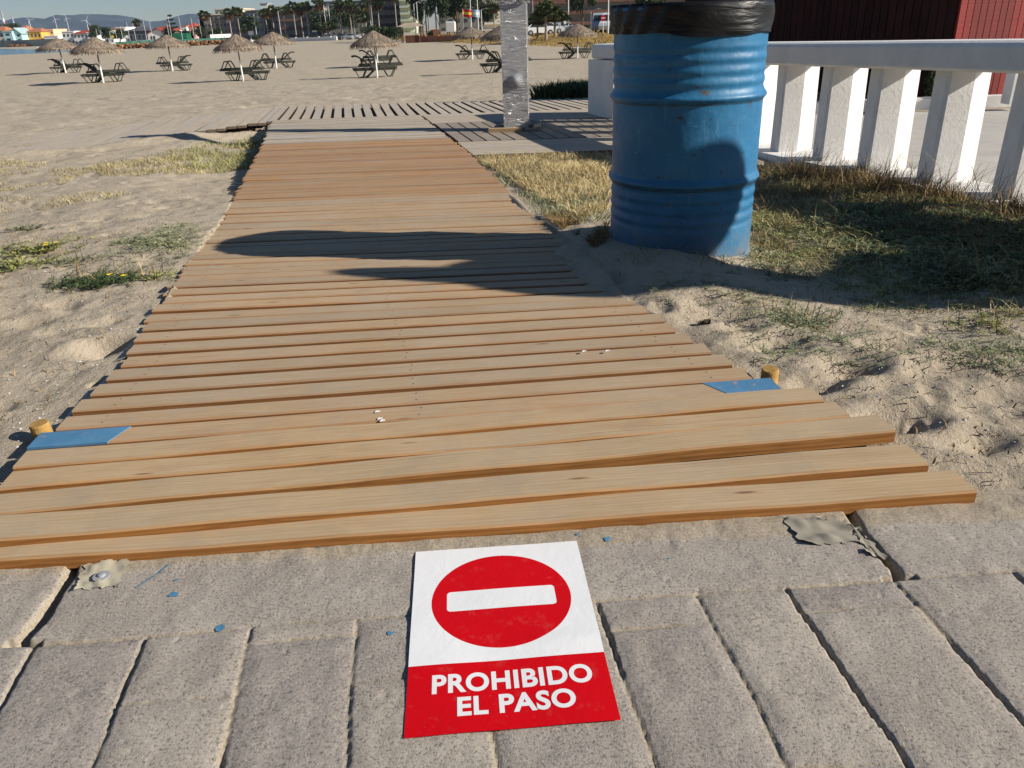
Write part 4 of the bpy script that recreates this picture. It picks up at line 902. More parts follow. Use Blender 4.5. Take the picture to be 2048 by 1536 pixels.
def make_lounger():
    root = empty('lounger'); L, Wd, H = 1.95, .66, .40
    mb = MB()
    mr = MB()
    for s in (-1, 1):
        y = s * Wd / 2
        mr.box((0, y, H), (L, .05, .05)); mb.box((0, y, H - .07), (L, .03, .03))
        for e in (-1, 1):
            x = e * (L / 2 - .05); mb.bar((x, y, H), (x - e * .20, y, .02), .024, n=6); mb.bar((x - e * .55, y, H), (x - e * .36, y, .02), .028, n=6); mb.bar((x - e * .20, y, .02), (x - e * .36, y, .02), .028, n=6)
    mb.box((L / 2, 0, H), (.05, Wd, .07)); mb.box((-L / 2, 0, H), (.05, Wd, .07)); mb.build('frame', M['black'], root); mr.build('side_rails', M['rail_resin'], root)
    mb = MB(); n = 14
    for i in range(n):
        x0, x1 = -.05 + .98 * i / n, -.05 + .98 * (i + 1) / n
        mb.box(((x0 + x1) / 2, 0, H + .03), (.98 / n * .8, Wd - .05, .02))
    mb.build('seat', M['sling'], root)
    mb = MB(); pts = [(-.05 - .95 * t, H + .03 + .52 * math.sin(t * 1.75) ** 1.6 * (1 if t < .9 else .97)) for t in np.linspace(0, 1, 13)]
    for (x0, z0), (x1, z1) in zip(pts[:-1], pts[1:]):
        for s in (-1, 1): mb.bar((x0, s * (Wd / 2 - .03), z0), (x1, s * (Wd / 2 - .03), z1), .034, n=6)
        mb.quad([(x0, -Wd / 2 + .04, z0), (x1 * .92 + x0 * .08, -Wd / 2 + .04, z1 * .92 + z0 * .08), (x1 * .92 + x0 * .08, Wd / 2 - .04, z1 * .92 + z0 * .08), (x0, Wd / 2 - .04, z0)])
        mb.quad([(x0, -Wd / 2 + .04, z0 - .012), (x0, Wd / 2 - .04, z0 - .012), (x1 * .92 + x0 * .08, Wd / 2 - .04, z1 * .92 + z0 * .08 - .012), (x1 * .92 + x0 * .08, -Wd / 2 + .04, z1 * .92 + z0 * .08 - .012)])
    mb.build('backrest', M['sling'], root); return root
U0 = make_umbrella(); L0 = make_lounger(); used = [False, False]
def getu():
    if not used[0]: used[0] = True; return U0
    return dup(U0)
def getl():
    if not used[1]: used[1] = True; return L0
    return dup(L0)
UM = [(130, 138, 61, 1.05, 1.22,  'thatched umbrella at the far left before the blue water'),
      (207, 165, 44.4, 1.0, 1.03,  'thatched umbrella second from the left, overlapping the far left one'),
      (345, 140, 57.8, 1.03, 1.15,  'thatched umbrella third from the left before the rocky breakwater'),
      (487, 163, 40.6, .94, .90,  'nearest of the thatched umbrellas left of the middle, fourth from the left'),
      (553, 135, 55.8, 1.0, 1.12,  'thatched umbrella behind and right of the fourth one from the left'),
      (755, 158, 38.8, .90, .88,  'large thatched umbrella with a dark shaded left half near the middle'),
      (756, 130, 53.0, .82, .80,  'thatched umbrella hidden behind the large middle one, only its pole showing'),
      (945, 117, 58.9, .93, 1.15,  'thatched umbrella just left of the wrapped shower, further back'),
      (1013, 150, 38.0, .93, .92,  'thatched umbrella half hidden behind the wrapped shower'),
      (1155, 118, 54.6, .93, 1.0,  'thatched umbrella right of the shower before the dry grass bank')]
whichs = ['leftmost', 'second left', 'third left', 'fourth left', 'fifth left', 'large middle', 'rear middle', 'rear one left of the shower', 'shower side', 'grass bank']
for i, (px, py, d, s, sw, lab) in enumerate(UM):
    o = getu(); q = far(px, py, d); x, y = q[0], q[1]; o.location = (x, y, gz(x, y)); o.scale = (sw, sw, s); o.rotation_euler = (random.uniform(-.03, .03), random.uniform(-.03, .03), random.uniform(0, 6))
    tag(o, lab, 'umbrella', 'thatched umbrellas on the beach')
    fl_ = -1 if i in (3, 2, 4) else 1
    a = getl(); k = .98; a.location = (x - .14 * fl_ * 1.0, y + .45, gz(x, y + .4) - .01); a.rotation_euler = (0, 0, (0 if fl_ > 0 else math.pi) + random.uniform(-.12, .12) + .15)
    tag(a, 'dark sun lounger standing upright under the %s thatched umbrella' % whichs[i], 'sun lounger', 'sun loungers stacked in pairs under the umbrellas')
    b = getl(); zc = gz(x, y + .4)
    b.location = (x + .12 * fl_, y + .55, zc + .90); b.rotation_euler = (math.pi, 0, (0 if fl_ > 0 else math.pi) + random.uniform(-.12, .12) + .1 + math.pi * 0)
    tag(b, 'dark sun lounger turned upside down under the %s thatched umbrella' % whichs[i], 'sun lounger', 'sun loungers stacked in pairs under the umbrellas')
# ---------------------------------------------------------------- water, hills
mb = MB(); mb.quad([(-60, 135, -1.6), (-60, 640, -1.6), (-900, 640, -1.6), (-900, 100, -1.6), (-160, 100, -1.6)])
wm = N('sea', .18, .5); p = wm.pos((1, .35, 1)); wm.base((.045, .12, .17)); wm.bump(wm.noise(p, 1.4, 4, .6), .5, .25); tag(mb.build('water', wm.m), kind='structure')
ridge = [(-300, 30), (-120, 36), (0, 38), (12, 40), (20, 37), (50, 33), (90, 36), (130, 31), (160, 27), (200, 27), (235, 29), (265, 34), (300, 42), (320, 41), (345, 35), (375, 30), (410, 32), (460, 42), (540, 60)]
HD = 5200.0; rw = [far(px, py, HD) for px, py in ridge]; rxs = [p[0] for p in rw]; rzs = [p[2] for p in rw]
xs = np.linspace(rxs[0], rxs[-1], 240); ts = np.linspace(0, 1, 30); XX, TT = np.meshgrid(xs, ts)
ZZ = np.interp(XX, rxs, rzs) * np.sin(np.clip(TT * 1.25, 0, 1) * math.pi / 2) + fbm(XX / 260, TT * 4, 6, 4) * 34 * (1 - np.abs(TT - .45) * 1.6).clip(0, 1) * (TT < .78) - 4
YY = HD - 1500 + TT * 1875; XX = XX * (YY / HD)
tag(grid_obj('hills', XX, YY, ZZ, M['hill']), kind='structure')
# ---------------------------------------------------------------- far things: helpers
ZF = -1.45
def put(o, px, d, z=None, rz=None):
    q = far(px, 60, d); o.location = (q[0], q[1], gz(q[0], q[1]) if z is None else z); o.rotation_euler = (0, 0, -math.atan2(q[0], q[1]) if rz is None else rz); return o
def top_h(px, py, d, z0): return far(px, py, d)[2] - z0
def building(px0, px1, pyt, d, depth, wall, label, roof=None, rows=0, cols=0, bands=None, gable=False, name='house', roofmat=None, z0=ZF, winmat=None, cat='house'):
    a = far(px0, 60, d); b = far(px1, 60, d); w = b[0] - a[0]; H = top_h((px0 + px1) / 2, pyt, d, z0); root = empty(name, ((a[0] + b[0]) / 2, d, z0)); rm = roofmat or M['tile_o']
    mb = MB(); hb = H * .72 if gable else H
    mb.box((0, depth / 2, hb / 2), (w, depth, hb))
    if gable:
        for s in (0, depth): pts = [(-w / 2, s, hb), (w / 2, s, hb), (0, s, H)]; mb.quad(pts if s == 0 else pts[::-1])
    mb.build('wall', wall, root)
    mb = MB()
    if gable:
        for s in (-1, 1): mb.quad([(s * (w / 2 + .5), -.6, hb - .3), (s * (w / 2 + .5), depth + .6, hb - .3), (0, depth + .6, H + .15), (0, -.6, H + .15)][::s])
        for s in (-1, 1): mb.quad([(s * (w / 2 + .5), -.6, hb - .5), (s * (w / 2 + .5), depth + .6, hb - .5), (0, depth + .6, H - .05), (0, -.6, H - .05)][::-s])
    elif roof == 'hip':
        e = .5; t = H * .28; b4 = [(-w / 2 - e, -e, H + .01), (w / 2 + e, -e, H + .01), (w / 2 + e, depth + e, H + .01), (-w / 2 - e, depth + e, H + .01)]; r0, r1 = (-w * .2, depth / 2, H + t), (w * .2, depth / 2, H + t)
        mb.quad([b4[0], b4[1], r1, r0]); mb.quad([b4[1], b4[2], r1]); mb.quad([b4[2], b4[3], r0, r1]); mb.quad([b4[3], b4[0], r0]); mb.quad(b4[::-1])
    else: mb.box((0, depth / 2, H + .18), (w + .5, depth + .5, .36))
    mb.build('roof', rm, root)
    if bands:
        n = bands[0]
        for k in range(n):
            mb = MB(); z = H * (k + 1) / n - H / n * .55; mb.box((0, -.5, z), (w * .98, 1.0, H / n * .34)); mb.build('balcony', bands[1], root)
    if rows:
        m0 = None; ww, wh = w / cols * .42, H * (.8 if not gable else .6) / rows * .5
        for r in range(rows):
            for c in range(cols):
                if m0 is None: mb = MB(); mb.box((0, 0, 0), (ww, .16, wh)); o = m0 = mb.build('window', winmat or M['glass'], root)
                else: o = m0.copy(); COL.objects.link(o)
                o.location = (-w / 2 + w * (c + .5) / cols, -.02, (hb if gable else H) * (r + .5) / rows)
    return tag(root, label, cat)
c = col
building(-20, 8, 62, 440, 12, c('cream_wall', (.62, .55, .42)), 'cream house cut by the left edge of the view', 'hip', 2, 2, name='house')
building(4, 22, 64, 430, 10, c('aqua_wall', (.42, .60, .60)), 'narrow pale aqua house wing at the far left', None, 3, 1, roofmat=c('aqua_wall', (.42, .60, .60)))
building(17, 40, 56, 432, 10, c('aqua_wall', (.42, .60, .60)), 'pale aqua gabled house on the far shore', None, 3, 2, gable=True, roofmat=c('aqua_roof', (.36, .48, .48)))
building(36, 50, 60, 445, 10, c('salmon_wall', (.62, .30, .22)), 'small salmon coloured house beside the aqua gabled house', 'hip', 2, 1)
building(50, 80, 64, 438, 12, c('orange_wall', (.75, .42, .08)), 'bright orange yellow house with an orange tiled roof', 'hip', 2, 4)
building(78, 106, 60, 446, 14, c('peach_wall', (.78, .58, .36)), 'peach apartment house right of the orange yellow one', None, 3, 4, roofmat=c('peach_wall', (.78, .58, .36)))
building(84, 112, 73, 436, 8, c('white_wall', (.78, .76, .72)), 'low white terrace in front of the peach house', None, 1, 5, roofmat=c('white_wall', (.78, .76, .72)))
building(122, 146, 64, 400, 12, c('white_wall', (.78, .76, .72)), 'white house above the second umbrella', None, 2, 3, roofmat=c('white_wall', (.78, .76, .72)))
building(144, 174, 67, 396, 12, c('white_wall', (.78, .76, .72)), 'white villa with a red tiled roof on the far shore', 'hip', 2, 4, roofmat=M['tile'])
building(172, 186, 66, 390, 10, c('white_wall', (.78, .76, .72)), 'small white house between the red roofed villa and the trees', None, 2, 2, roofmat=c('white_wall', (.78, .76, .72)))
building(205, 224, 60, 380, 10, c('white_wall', (.78, .76, .72)), 'white house peeping between the shore trees', None, 2, 2, roofmat=M['tile'])
building(232, 252, 56, 390, 10, c('white_wall', (.78, .76, .72)), 'white roofed house high behind the shore trees', None, 1, 3, roofmat=c('white_wall', (.78, .76, .72)))
building(248, 298, 62, 330, 14, c('grey_wall', (.13, .14, .16)), 'long dark grey building left of the red roofed white hall', 'hip', 1, 6, roofmat=c('slate_roof', (.10, .10, .11)))
building(293, 334, 57, 318, 16, c('white_wall', (.78, .76, .72)), 'white gabled hall with a red roof by the harbour', None, 1, 2, gable=True, roofmat=M['tile'])
building(300, 346, 60, 345, 10, c('white_wall', (.78, .76, .72)), 'red roofed wing behind the white gabled hall', 'hip', 1, 3, roofmat=M['tile'])
building(362, 374, 53, 360, 10, c('white_wall', (.78, .76, .72)), 'small white house right of the tall araucaria', None, 2, 2, roofmat=M['tile_o'])
building(374, 388, 54, 362, 10, c('pink_wall', (.62, .34, .28)), 'pink house with a red roof right of the araucaria', 'hip', 2, 2, roofmat=M['tile'])
building(395, 406, 62, 330, 8, c('pink_wall', (.62, .34, .28)), 'small pink house wing beneath the dark tall trees', None, 1, 1)
building(410, 455, 30, 285, 16, c('taupe_wall', (.20, .17, .15)), 'taupe apartment block at the left end of the promenade', None, 4, 6, roofmat=c('cream_wall', (.62, .55, .42)), name='apartment_block', cat='building')
building(436, 492, 19, 310, 14, c('cream_wall', (.62, .55, .42)), 'cream topped apartment block rising behind the taupe block', None, 5, 7, roofmat=c('cream_wall', (.62, .55, .42)), name='apartment_block', cat='building')
building(455, 500, 27, 284, 14, c('mauve_wall', (.17, .14, .17)), 'mauve grey apartment block behind the second pair of palms', None, 4, 6, roofmat=c('slate_roof', (.10, .10, .11)), name='apartment_block', cat='building')
building(497, 560, 22, 282, 14, c('slate_wall', (.15, .16, .18)), 'slate grey apartment block behind the black cypress', None, 4, 8, roofmat=c('slate_roof', (.10, .10, .11)), name='apartment_block', cat='building')
building(528, 542, 8, 300, 6, c('white_wall', (.78, .76, .72)), 'white rooftop tower with a grey mast above the apartment blocks', None, 2, 1, roofmat=M['metal_g'], name='tower', cat='tower')
building(558, 640, 14, 280, 16, c('dim_wall', (.24, .22, .21)), 'grey apartment block with red brown balcony bands', None, 4, 9, bands=(4, c('brick_band', (.16, .09, .075))), roofmat=c('slate_roof', (.10, .10, .11)), name='apartment_block', cat='building')
building(638, 742, 4, 300, 16, c('greengrey_wall', (.14, .15, .14)), 'dim apartment block behind the green trees and palms', None, 5, 9, roofmat=c('slate_roof', (.10, .10, .11)), name='apartment_block', cat='building')
building(733, 806, -60, 262, 18, c('dim_wall', (.24, .22, .21)), 'tall apartment block with dark horizontal balconies behind the palms', None, 8, 6, bands=(8, c('dark_band', (.05, .055, .06))), name='apartment_block', cat='building')
building(803, 834, -50, 250, 16, c('lime_wall', (.66, .66, .46)), 'tall pale cream tower block with green balcony bands', None, 0, 0, bands=(9, c('green_band', (.46, .50, .38))), name='apartment_block', cat='building')
building(965, 1004, -50, 250, 16, c('ivory_wall', (.70, .64, .52)), 'tall ivory tower block left of the wrapped shower', None, 8, 3, bands=(8, c('ivory_band', (.74, .68, .58))), name='apartment_block', cat='building')
building(1058, 1500, -60, 215, 18, c('shade_wall', (.19, .185, .16)), 'wide apartment block with brick red balcony bands right of the shower', None, 5, 26, bands=(5, c('brick_band2', (.17, .085, .06))), name='apartment_block', z0=-.6, cat='building')
building(880, 1000, -20, 290, 18, c('shade_wall', (.19, .185, .16)), 'dim building almost hidden behind the big dark trees', None, 5, 8, name='apartment_block', cat='building')
# chimneys, turbines, masts
for (px, py, yt, w, lab) in ((12, 50, 22, 1.9, 'tall red and white banded industrial chimney at the far left'), (31, 50, 32, 1.5, 'shorter industrial chimney right of the tall banded one')):
    d = 1500; z0 = -2; H = top_h(px, yt, d, z0); mb = MB(); k = 9
    for i in range(k): mb.bar((0, 0, H * i / k), (0, 0, H * (i + 1) / k), w * (1 - .03 * i), w * (1 - .03 * (i + 1)), n=14, mi=i % 2 if i < k - 2 else 2)
    o = mb.build('chimney', [c('white_wall', (.78, .76, .72)), c('chimney_red', (.45, .2, .18)), M['metal_g']]); put(o, px, d, z0); tag(o, lab, 'chimney')
def turbine(px, yt, d, lab):
    root = empty('wind_turbine'); put(root, px, d, 0); H = top_h(px, yt, d, 0)
    mb = MB(); mb.bar((0, 0, 0), (0, 0, H), 1.1, .6, n=10); mb.build('tower', M['metal_w'], root)
    mb = MB()
    for k in range(3):
        a = k * 2.094 + px; mb.bar((0, -3, H), (math.cos(a) * 14, -3, H + math.sin(a) * 14), .5, .15, n=6)
    mb.build('rotor', M['metal_w'], root); tag(root, lab, 'wind turbine', 'white wind turbines before the hills')
for q in ((63, 40, 2300, 'leftmost white wind turbine before the hills'), (115, 38, 2700, 'second white wind turbine from the left'), (138, 36, 2700, 'third white wind turbine from the left'), (177, 41, 2300, 'rightmost white wind turbine before the hills')): turbine(*q)
# rock breakwater
rkb = tag(empty('breakwater', (*far(320, 92, 205)[:2], ZF)), 'low breakwater of orange brown rocks at the water edge', 'breakwater')
mb = MB(); random.seed(21)
def rock(mb, c, r, t):
    n = 6; off_ = [random.uniform(.7, 1.25) for _ in range(40)]; rings = []
    for i, ph in enumerate((-.6, .1, .8)): rings.append([(c[0] + r * math.cos(k * 1.047 + i) * math.cos(ph) * off_[i * 6 + k], c[1] + r * math.sin(k * 1.047 + i) * math.cos(ph) * off_[20 + k], c[2] + r * .8 * math.sin(ph) + r * .4) for k in range(n)])
    for a, b in zip(rings[:-1], rings[1:]):
        for k in range(n): mb.quad([a[k], a[(k + 1) % n], b[(k + 1) % n], b[k]], t=t)
    mb.quad(rings[-1], t=t)
for i in range(900):
    px = random.uniform(222, 452); t = (px - 222) / 230; d = 196 + 22 * t + random.uniform(-2, 5); q = far(px, 60, d); rock(mb, (q[0], q[1], ZF - .25 + random.uniform(0, 1.0)), random.uniform(.22, .5), random.random())
for i in range(160):
    px = random.uniform(10, 100); q = far(px, 60, 424 + random.uniform(-2, 3)); rock(mb, (q[0], q[1], -1.7 + random.uniform(0, .6)), random.uniform(.6, 1.2), random.random() * .4)
o = mb.build('rocks', M['rock'], rkb); o['kind'] = 'stuff'; o.location = -rkb.location
# long low walls / fences
def strip(px0, d0, px1, d1, z0, h, th_, mat, name, lab, cat, posts=0):
    a = far(px0, 60, d0); b = far(px1, 60, d1); root = empty(name, (a[0], a[1], z0)); v = b - a; v[2] = 0; L = np.linalg.norm(v); v /= L; s = np.array([-v[1], v[0], 0])
    mb = MB(); mb.box(v * L / 2 + UP * h / 2, (L, th_, h), [v, s, UP]); mb.build('panel', mat, root)
    for k in range(posts):
        mb = MB(); mb.box(v * L * (k + .5) / posts + UP * (h * .55), (.25, th_ + .2, h * 1.1), [v, s, UP]); mb.build('post', mat, root)
    return tag(root, lab, cat)
strip(0, 430, 235, 400, -1.5, 3.0, .4, c('quay', (.30, .32, .30)), 'quay_wall', 'grey green quay wall along the far shore', 'wall')
strip(225, 222, 455, 238, -1.0, 1.0, .2, M['green_net'], 'fence', 'green mesh fence above the orange rocks', 'fence', 12)
strip(418, 246, 462, 250, -1.0, 1.9, .4, c('white_wall', (.78, .76, .72)), 'wall', 'white wall behind the green mesh fence', 'wall')
strip(498, 232, 522, 236, -1.4, .9, .3, c('white_wall', (.78, .76, .72)), 'wall', 'short white wall left of the fifth umbrella', 'wall')
strip(578, 226, 672, 218, -1.4, .85, .3, c('white_wall', (.78, .76, .72)), 'promenade_wall', 'low white promenade wall behind the beach left of the palms', 'wall', 4)
strip(838, 142, 915, 138, -1.4, .95, .3, c('planter', (.34, .15, .08)), 'planter_wall', 'low red brown planter wall right of the thatched kiosk', 'wall', 3)
poly('road', [(-200, 236), (60, 150), (80, 170), (-200, 262)], ZF + .55, M['asphalt'], kind='structure') if False else None
# trees
def clump_tree(name, w, h, trunk_h, n, mat, shape='round', size=.5, seed=1):
    r = np.random.default_rng(seed); root = empty(name); nl = 9
    lob = np.stack([r.uniform(-.32, .32, nl) * w, r.uniform(-.3, .3, nl) * w, trunk_h + (h - trunk_h) * r.uniform(.25, .85, nl)], 1); lr = r.uniform(.16, .30, nl) * w
    pts = []
    while len(pts) < n:
        k = r.integers(nl); v = r.normal(size=3); v /= np.linalg.norm(v); q = lob[k] + v * lr[k] * r.uniform(.6, 1.05) * [1, 1, (h - trunk_h) / w * 1.1]
        if shape == 'cone':
            z = r.uniform(0, 1); a = r.uniform(0, 6.28); rr_ = w / 2 * (1 - z) ** .7 * r.uniform(.55, 1.05) * (.85 + .25 * math.sin(a * 3 + z * 9)); q = np.array([rr_ * math.cos(a), rr_ * math.sin(a), trunk_h + z * (h - trunk_h)])
        if shape == 'tier':
            tn = 7; k2 = r.integers(tn); z = (k2 + r.uniform(0, .22)) / tn; a = r.integers(7) * .9 + k2 + r.normal(0, .12); rr_ = w / 2 * (1 - z) ** .8 * r.uniform(.1, 1.0); q = np.array([rr_ * math.cos(a), rr_ * math.sin(a), trunk_h + z * (h - trunk_h) + rr_ * .12])
        if q[2] > h or q[2] < trunk_h * .9: continue
        pts.append(q)
    pts = np.array(pts); co = []; t = []
    for q in pts:
        u = r.normal(size=3); u /= np.linalg.norm(u); v = np.cross(u, r.normal(size=3)); v /= np.linalg.norm(v); s = size * r.uniform(.5, 1.2)
        co += [q + u * s, q - u * s * .5 + v * s * .6, q - u * s * .5 - v * s * .6]; t += [r.random()] * 3
    o = tri_obj('crown', np.array(co), np.arange(len(co)).reshape(-1, 3), t, mat, root)
    mb = MB(); mb.bar((0, 0, -.2), (0, 0, trunk_h + (h - trunk_h) * .6), .028 * h, .010 * h, n=8)
    for k in range(5): mb.bar((0, 0, trunk_h * (.8 + .1 * k)), tuple(lob[k]) if shape == 'round' else (0, 0, trunk_h + 1), .012 * h, .005 * h, n=5)
    mb.build('trunk', M['bark'], root); return root
T = {'round': clump_tree('tree', 8, 9, 2.0, 2600, M['crown'], 'round', .42, 1), 'big': clump_tree('tree', 14, 16, 3.0, 4200, M['crown'], 'round', .55, 2),
     'dark': clump_tree('cypress_tree', 4.2, 9, .3, 2600, M['crown_dark'], 'cone', .42, 3), 'bush': clump_tree('bush', 5, 2.6, .2, 1400, M['crown'], 'round', .26, 4), 'tier': clump_tree('araucaria_tree', 9, 15, 1.5, 1500, M['crown'], 'tier', .55, 5)}
tw = {'round': (8, 9), 'big': (14, 16), 'dark': (4.2, 9), 'bush': (5, 2.6), 'tier': (9, 15)}; tused = {}
def tree(kind, px, yt, yb, wpx, d, lab, z0=None, cat='tree', group=None):
    o = T[kind] if kind not in tused else dup(T[kind]); tused[kind] = 1
    q = far(px, 60, d); z = gz(q[0], q[1]) if z0 is None else z0; H = top_h(px, yt, d, z); Wm = wpx / F_PX * d * 1.05
    o.location = (q[0], q[1], z); o.scale = (Wm / tw[kind][0], Wm / tw[kind][0], H / tw[kind][1]); o.rotation_euler = (0, 0, random.uniform(0, 6.28)); tag(o, lab, cat, group)
GT = 'trees along the far promenade'
tree('round', 14, 48, 62, 34, 460, 'dark tree clump behind the aqua house under the chimneys', None, 'tree', GT); tree('round', 32, 46, 60, 18, 458, 'dark rounded tree right of the clump under the chimneys', None, 'tree', GT)
tree('round', 190, 50, 80, 22, 330, 'green tree right of the small white shore house', None, 'tree', GT); tree('round', 212, 54, 80, 24, 335, 'green tree left of the grey harbour building', None, 'tree', GT)
tree('round', 236, 58, 82, 26, 325, 'olive tree between the harbour masts', None, 'tree', GT); tree('tier', 345, 24, 66, 34, 300, 'tall araucaria with tiered branches beside the white hall', None, 'tree', GT)
tree('round', 336, 56, 74, 22, 300, 'green bushy tree under the araucaria at its left', None, 'tree', GT); tree('round', 368, 62, 78, 34, 292, 'dark low tree behind the green boat cover', None, 'tree', GT)
tree('round', 398, 52, 76, 26, 285, 'dark low tree left of the taupe apartment block', None, 'tree', GT); tree('dark', 407, 22, 60, 17, 290, 'tall dark tree left of the first promenade palm', None, 'tree', GT)
tree('dark', 539, 25, 66, 20, 250, 'black dense cypress among the palms before the slate block', None, 'tree', GT); tree('round', 430, 56, 76, 34, 262, 'dark tree row above the white wall', None, 'tree', GT)
tree('round', 500, 32, 72, 40, 262, 'green tree left of the black cypress', None, 'tree', GT); tree('big', 655, 20, 74, 60, 240, 'broad green tree in the middle of the palms', None, 'tree', GT)
tree('big', 700, 8, 74, 66, 246, 'tall dark green tree behind the palm group in the middle', None, 'tree', GT); tree('round', 640, 44, 76, 36, 236, 'low dark tree left of the yellowish fan palm', None, 'tree', GT)
tree('big', 846, -30, 60, 46, 172, 'very dark tall tree right of the cream tower block', None, 'tree', GT); tree('big', 915, -40, 66, 88, 165, 'huge dark evergreen behind the two flags', None, 'tree', GT)
tree('big', 965, -5, 66, 60, 168, 'dark green tree right of the flags', None, 'tree', GT); tree('big', 880, -50, 66, 40, 158, 'tall ivy covered tree left of the huge evergreen', None, 'tree', GT)
tree('big', 1165, -60, 10, 60, 150, 'tree crown with a slim pale trunk behind the right umbrella', None, 'tree', GT)
tree('big', 1300, -60, 10, 80, 120, 'dark tree crown above the bin rim', None, 'tree', GT); tree('big', 1420, -60, 10, 90, 110, 'dark tree crown between the bin and the red hut', None, 'tree', GT)
for (px, yt, w, lab) in ((560, 66, 26, 'low dark hedge bush behind the fifth umbrella'), (760, 50, 40, 'dark green bush behind the large middle umbrella'), (792, 54, 34, 'dark bush left of the thatched kiosk'), (735, 54, 30, 'lighter green bush left of the large middle umbrella'), (1060, 52, 20, 'dark bush just right of the shower'), (1090, 50, 44, 'added dark bush standing in for building shade behind the short palms'), (1130, 50, 44, 'added dark bush standing in for building shade behind the slim lamp post'), (1170, 50, 44, 'added dark bush standing in for building shade left of the silver van'), (868, 60, 24, 'green bush above the planter wall'), (940, 60, 40, 'dark bush below the two flags'), (512, 70, 18, 'small dark bush on the beach edge left of the fifth umbrella')):  # bank hedge bushes are added as dark shapes for the building's shade
    tree('bush', px, yt, 76, w, 155 if px > 700 else 230, lab, None, 'bush', 'bushes along the far promenade')
# palms
def fan_crown(seed, r_=1.0, nf=34, dead=0):
    r = np.random.default_rng(seed); co = []; t = []
    for i in range(nf):
        a = r.uniform(0, 6.283); el = r.uniform(-.5, 1.35) if not dead else r.uniform(-1.45, -.5); d = np.array([math.cos(a) * math.cos(el), math.sin(a) * math.cos(el), math.sin(el)])
        L = r_ * r.uniform(.5, .75); base = d * .05; hub = d * L * .75; s = np.cross(d, [0, 0, 1.]); s /= np.linalg.norm(s) + 1e-9; u = np.cross(s, d)
        co += [base + s * .02, base - s * .02, hub]; t += [.3] * 3
        for k in range(9):
            ph = (k - 4) * .34; dd = d * math.cos(ph) + s * math.sin(ph); tip = hub + dd * L * .75 - np.array([0, 0, .22 * L * (1 + abs(ph))]); w = np.cross(dd, u); 
            co += [hub - w * .015, hub + dd * L * .4 + w * .06 * L, tip]; t += [r.random()] * 3
            co += [hub - w * .015, tip, hub + dd * L * .4 - w * .06 * L]; t += [r.random()] * 3
    return np.array(co), t
def make_palm(seed, h, cr, skirt):
    root = empty('fan_palm'); lean = [random.uniform(-.02, .02) * h, 0]
    mb = MB(); pts = [np.array([lean[0] * (k / 6) ** 2, 0, h * k / 6]) for k in range(7)]
    for k in range(6): mb.bar(pts[k] - [0, 0, .3 if k == 0 else 0], pts[k + 1], .17 - .012 * k, .17 - .012 * (k + 1), n=9)
    mb.build('trunk', M['trunk'], root)
    co, t = fan_crown(seed, cr); o = tri_obj('crown', co + pts[-1], np.arange(len(co)).reshape(-1, 3), t, M['palm'], root)
    co, t = fan_crown(seed + 50, cr * .9, 44, 1); co[:, 2] *= skirt; o = tri_obj('dead_frond_skirt', co + pts[-1], np.arange(len(co)).reshape(-1, 3), t, M['skirt'], root); return root
PM = [make_palm(1, 9.5, 1.75, 1.2), make_palm(2, 9.5, 1.6, 1.7), make_palm(3, 9.5, 1.9, .9), make_palm(4, 3.0, 1.7, .5)]; pu = [0] * 4
ordn = ['first', 'second', 'third', 'fourth', 'fifth', 'sixth', 'seventh', 'eighth', 'ninth', 'tenth', 'eleventh', 'twelfth', 'thirteenth', 'fourteenth', 'fifteenth', 'sixteenth', 'seventeenth', 'eighteenth', 'nineteenth', 'twentieth', 'twenty first', 'twenty second', 'twenty third']
def palm(k, px, ycrown, d, lab, z0=None, grp='tall fan palms along the promenade', wide=1.0):
    o = PM[k] if not pu[k] else dup(PM[k]); pu[k] = 1; q = far(px, 60, d); z = gz(q[0], q[1]) if z0 is None else z0; H = top_h(px, ycrown, d, z); h0 = 9.5 if k < 3 else 3.0
    s = d / 235 * wide * 1.08 if k < 3 else wide; o.location = (q[0], q[1], z); o.scale = (s * 1.1, s * 1.1, H / h0); o.rotation_euler = (0, 0, random.uniform(0, 6.28)); tag(o, lab, 'palm tree', grp)
tall = [(413, 29, 238), (462, 24, 236), (479, 22, 240), (535, 25, 236), (548, 18, 232), (571, 20, 232), (591, 12, 238), (605, 14, 234), (617, 12, 232), (644, 5, 230), (684, 5, 230), (703, 8, 228), (709, 14, 226), (733, 8, 228), (746, -8, 232), (759, 6, 224), (794, -20, 222), (853, -25, 168), (858, -30, 172), (873, -25, 168), (1066, -25, 128)]
for i, (px, yc, d) in enumerate(tall): palm(i % 3, px, yc, d, '%s tall fan palm from the left along the promenade' % ordn[i])
palm(3, 725, 34, 222, 'short bright green palm in the middle of the tall palm row', wide=1.2, grp='short palms'); palm(3, 657, 54, 226, 'yellowish short fan palm under the broad green tree', wide=1.3, grp='short palms'); palm(0, 275, 44, 335, 'lone small palm standing over the grey harbour building', grp='short palms', wide=.7)
palm(2, 989, 16, 128, 'small palm immediately left of the wrapped shower', grp='short palms', wide=1.0); palm(3, 1092, 24, 104, 'left short green palm on the dry grass bank', grp='palms on the grass bank', wide=1.05); palm(3, 1110, 33, 106, 'middle short palm with yellowish fronds on the dry grass bank', grp='palms on the grass bank', wide=1.1); palm(3, 1075, 40, 108, 'dark low palm nearest the shower on the dry grass bank', grp='palms on the grass bank', wide=.8)
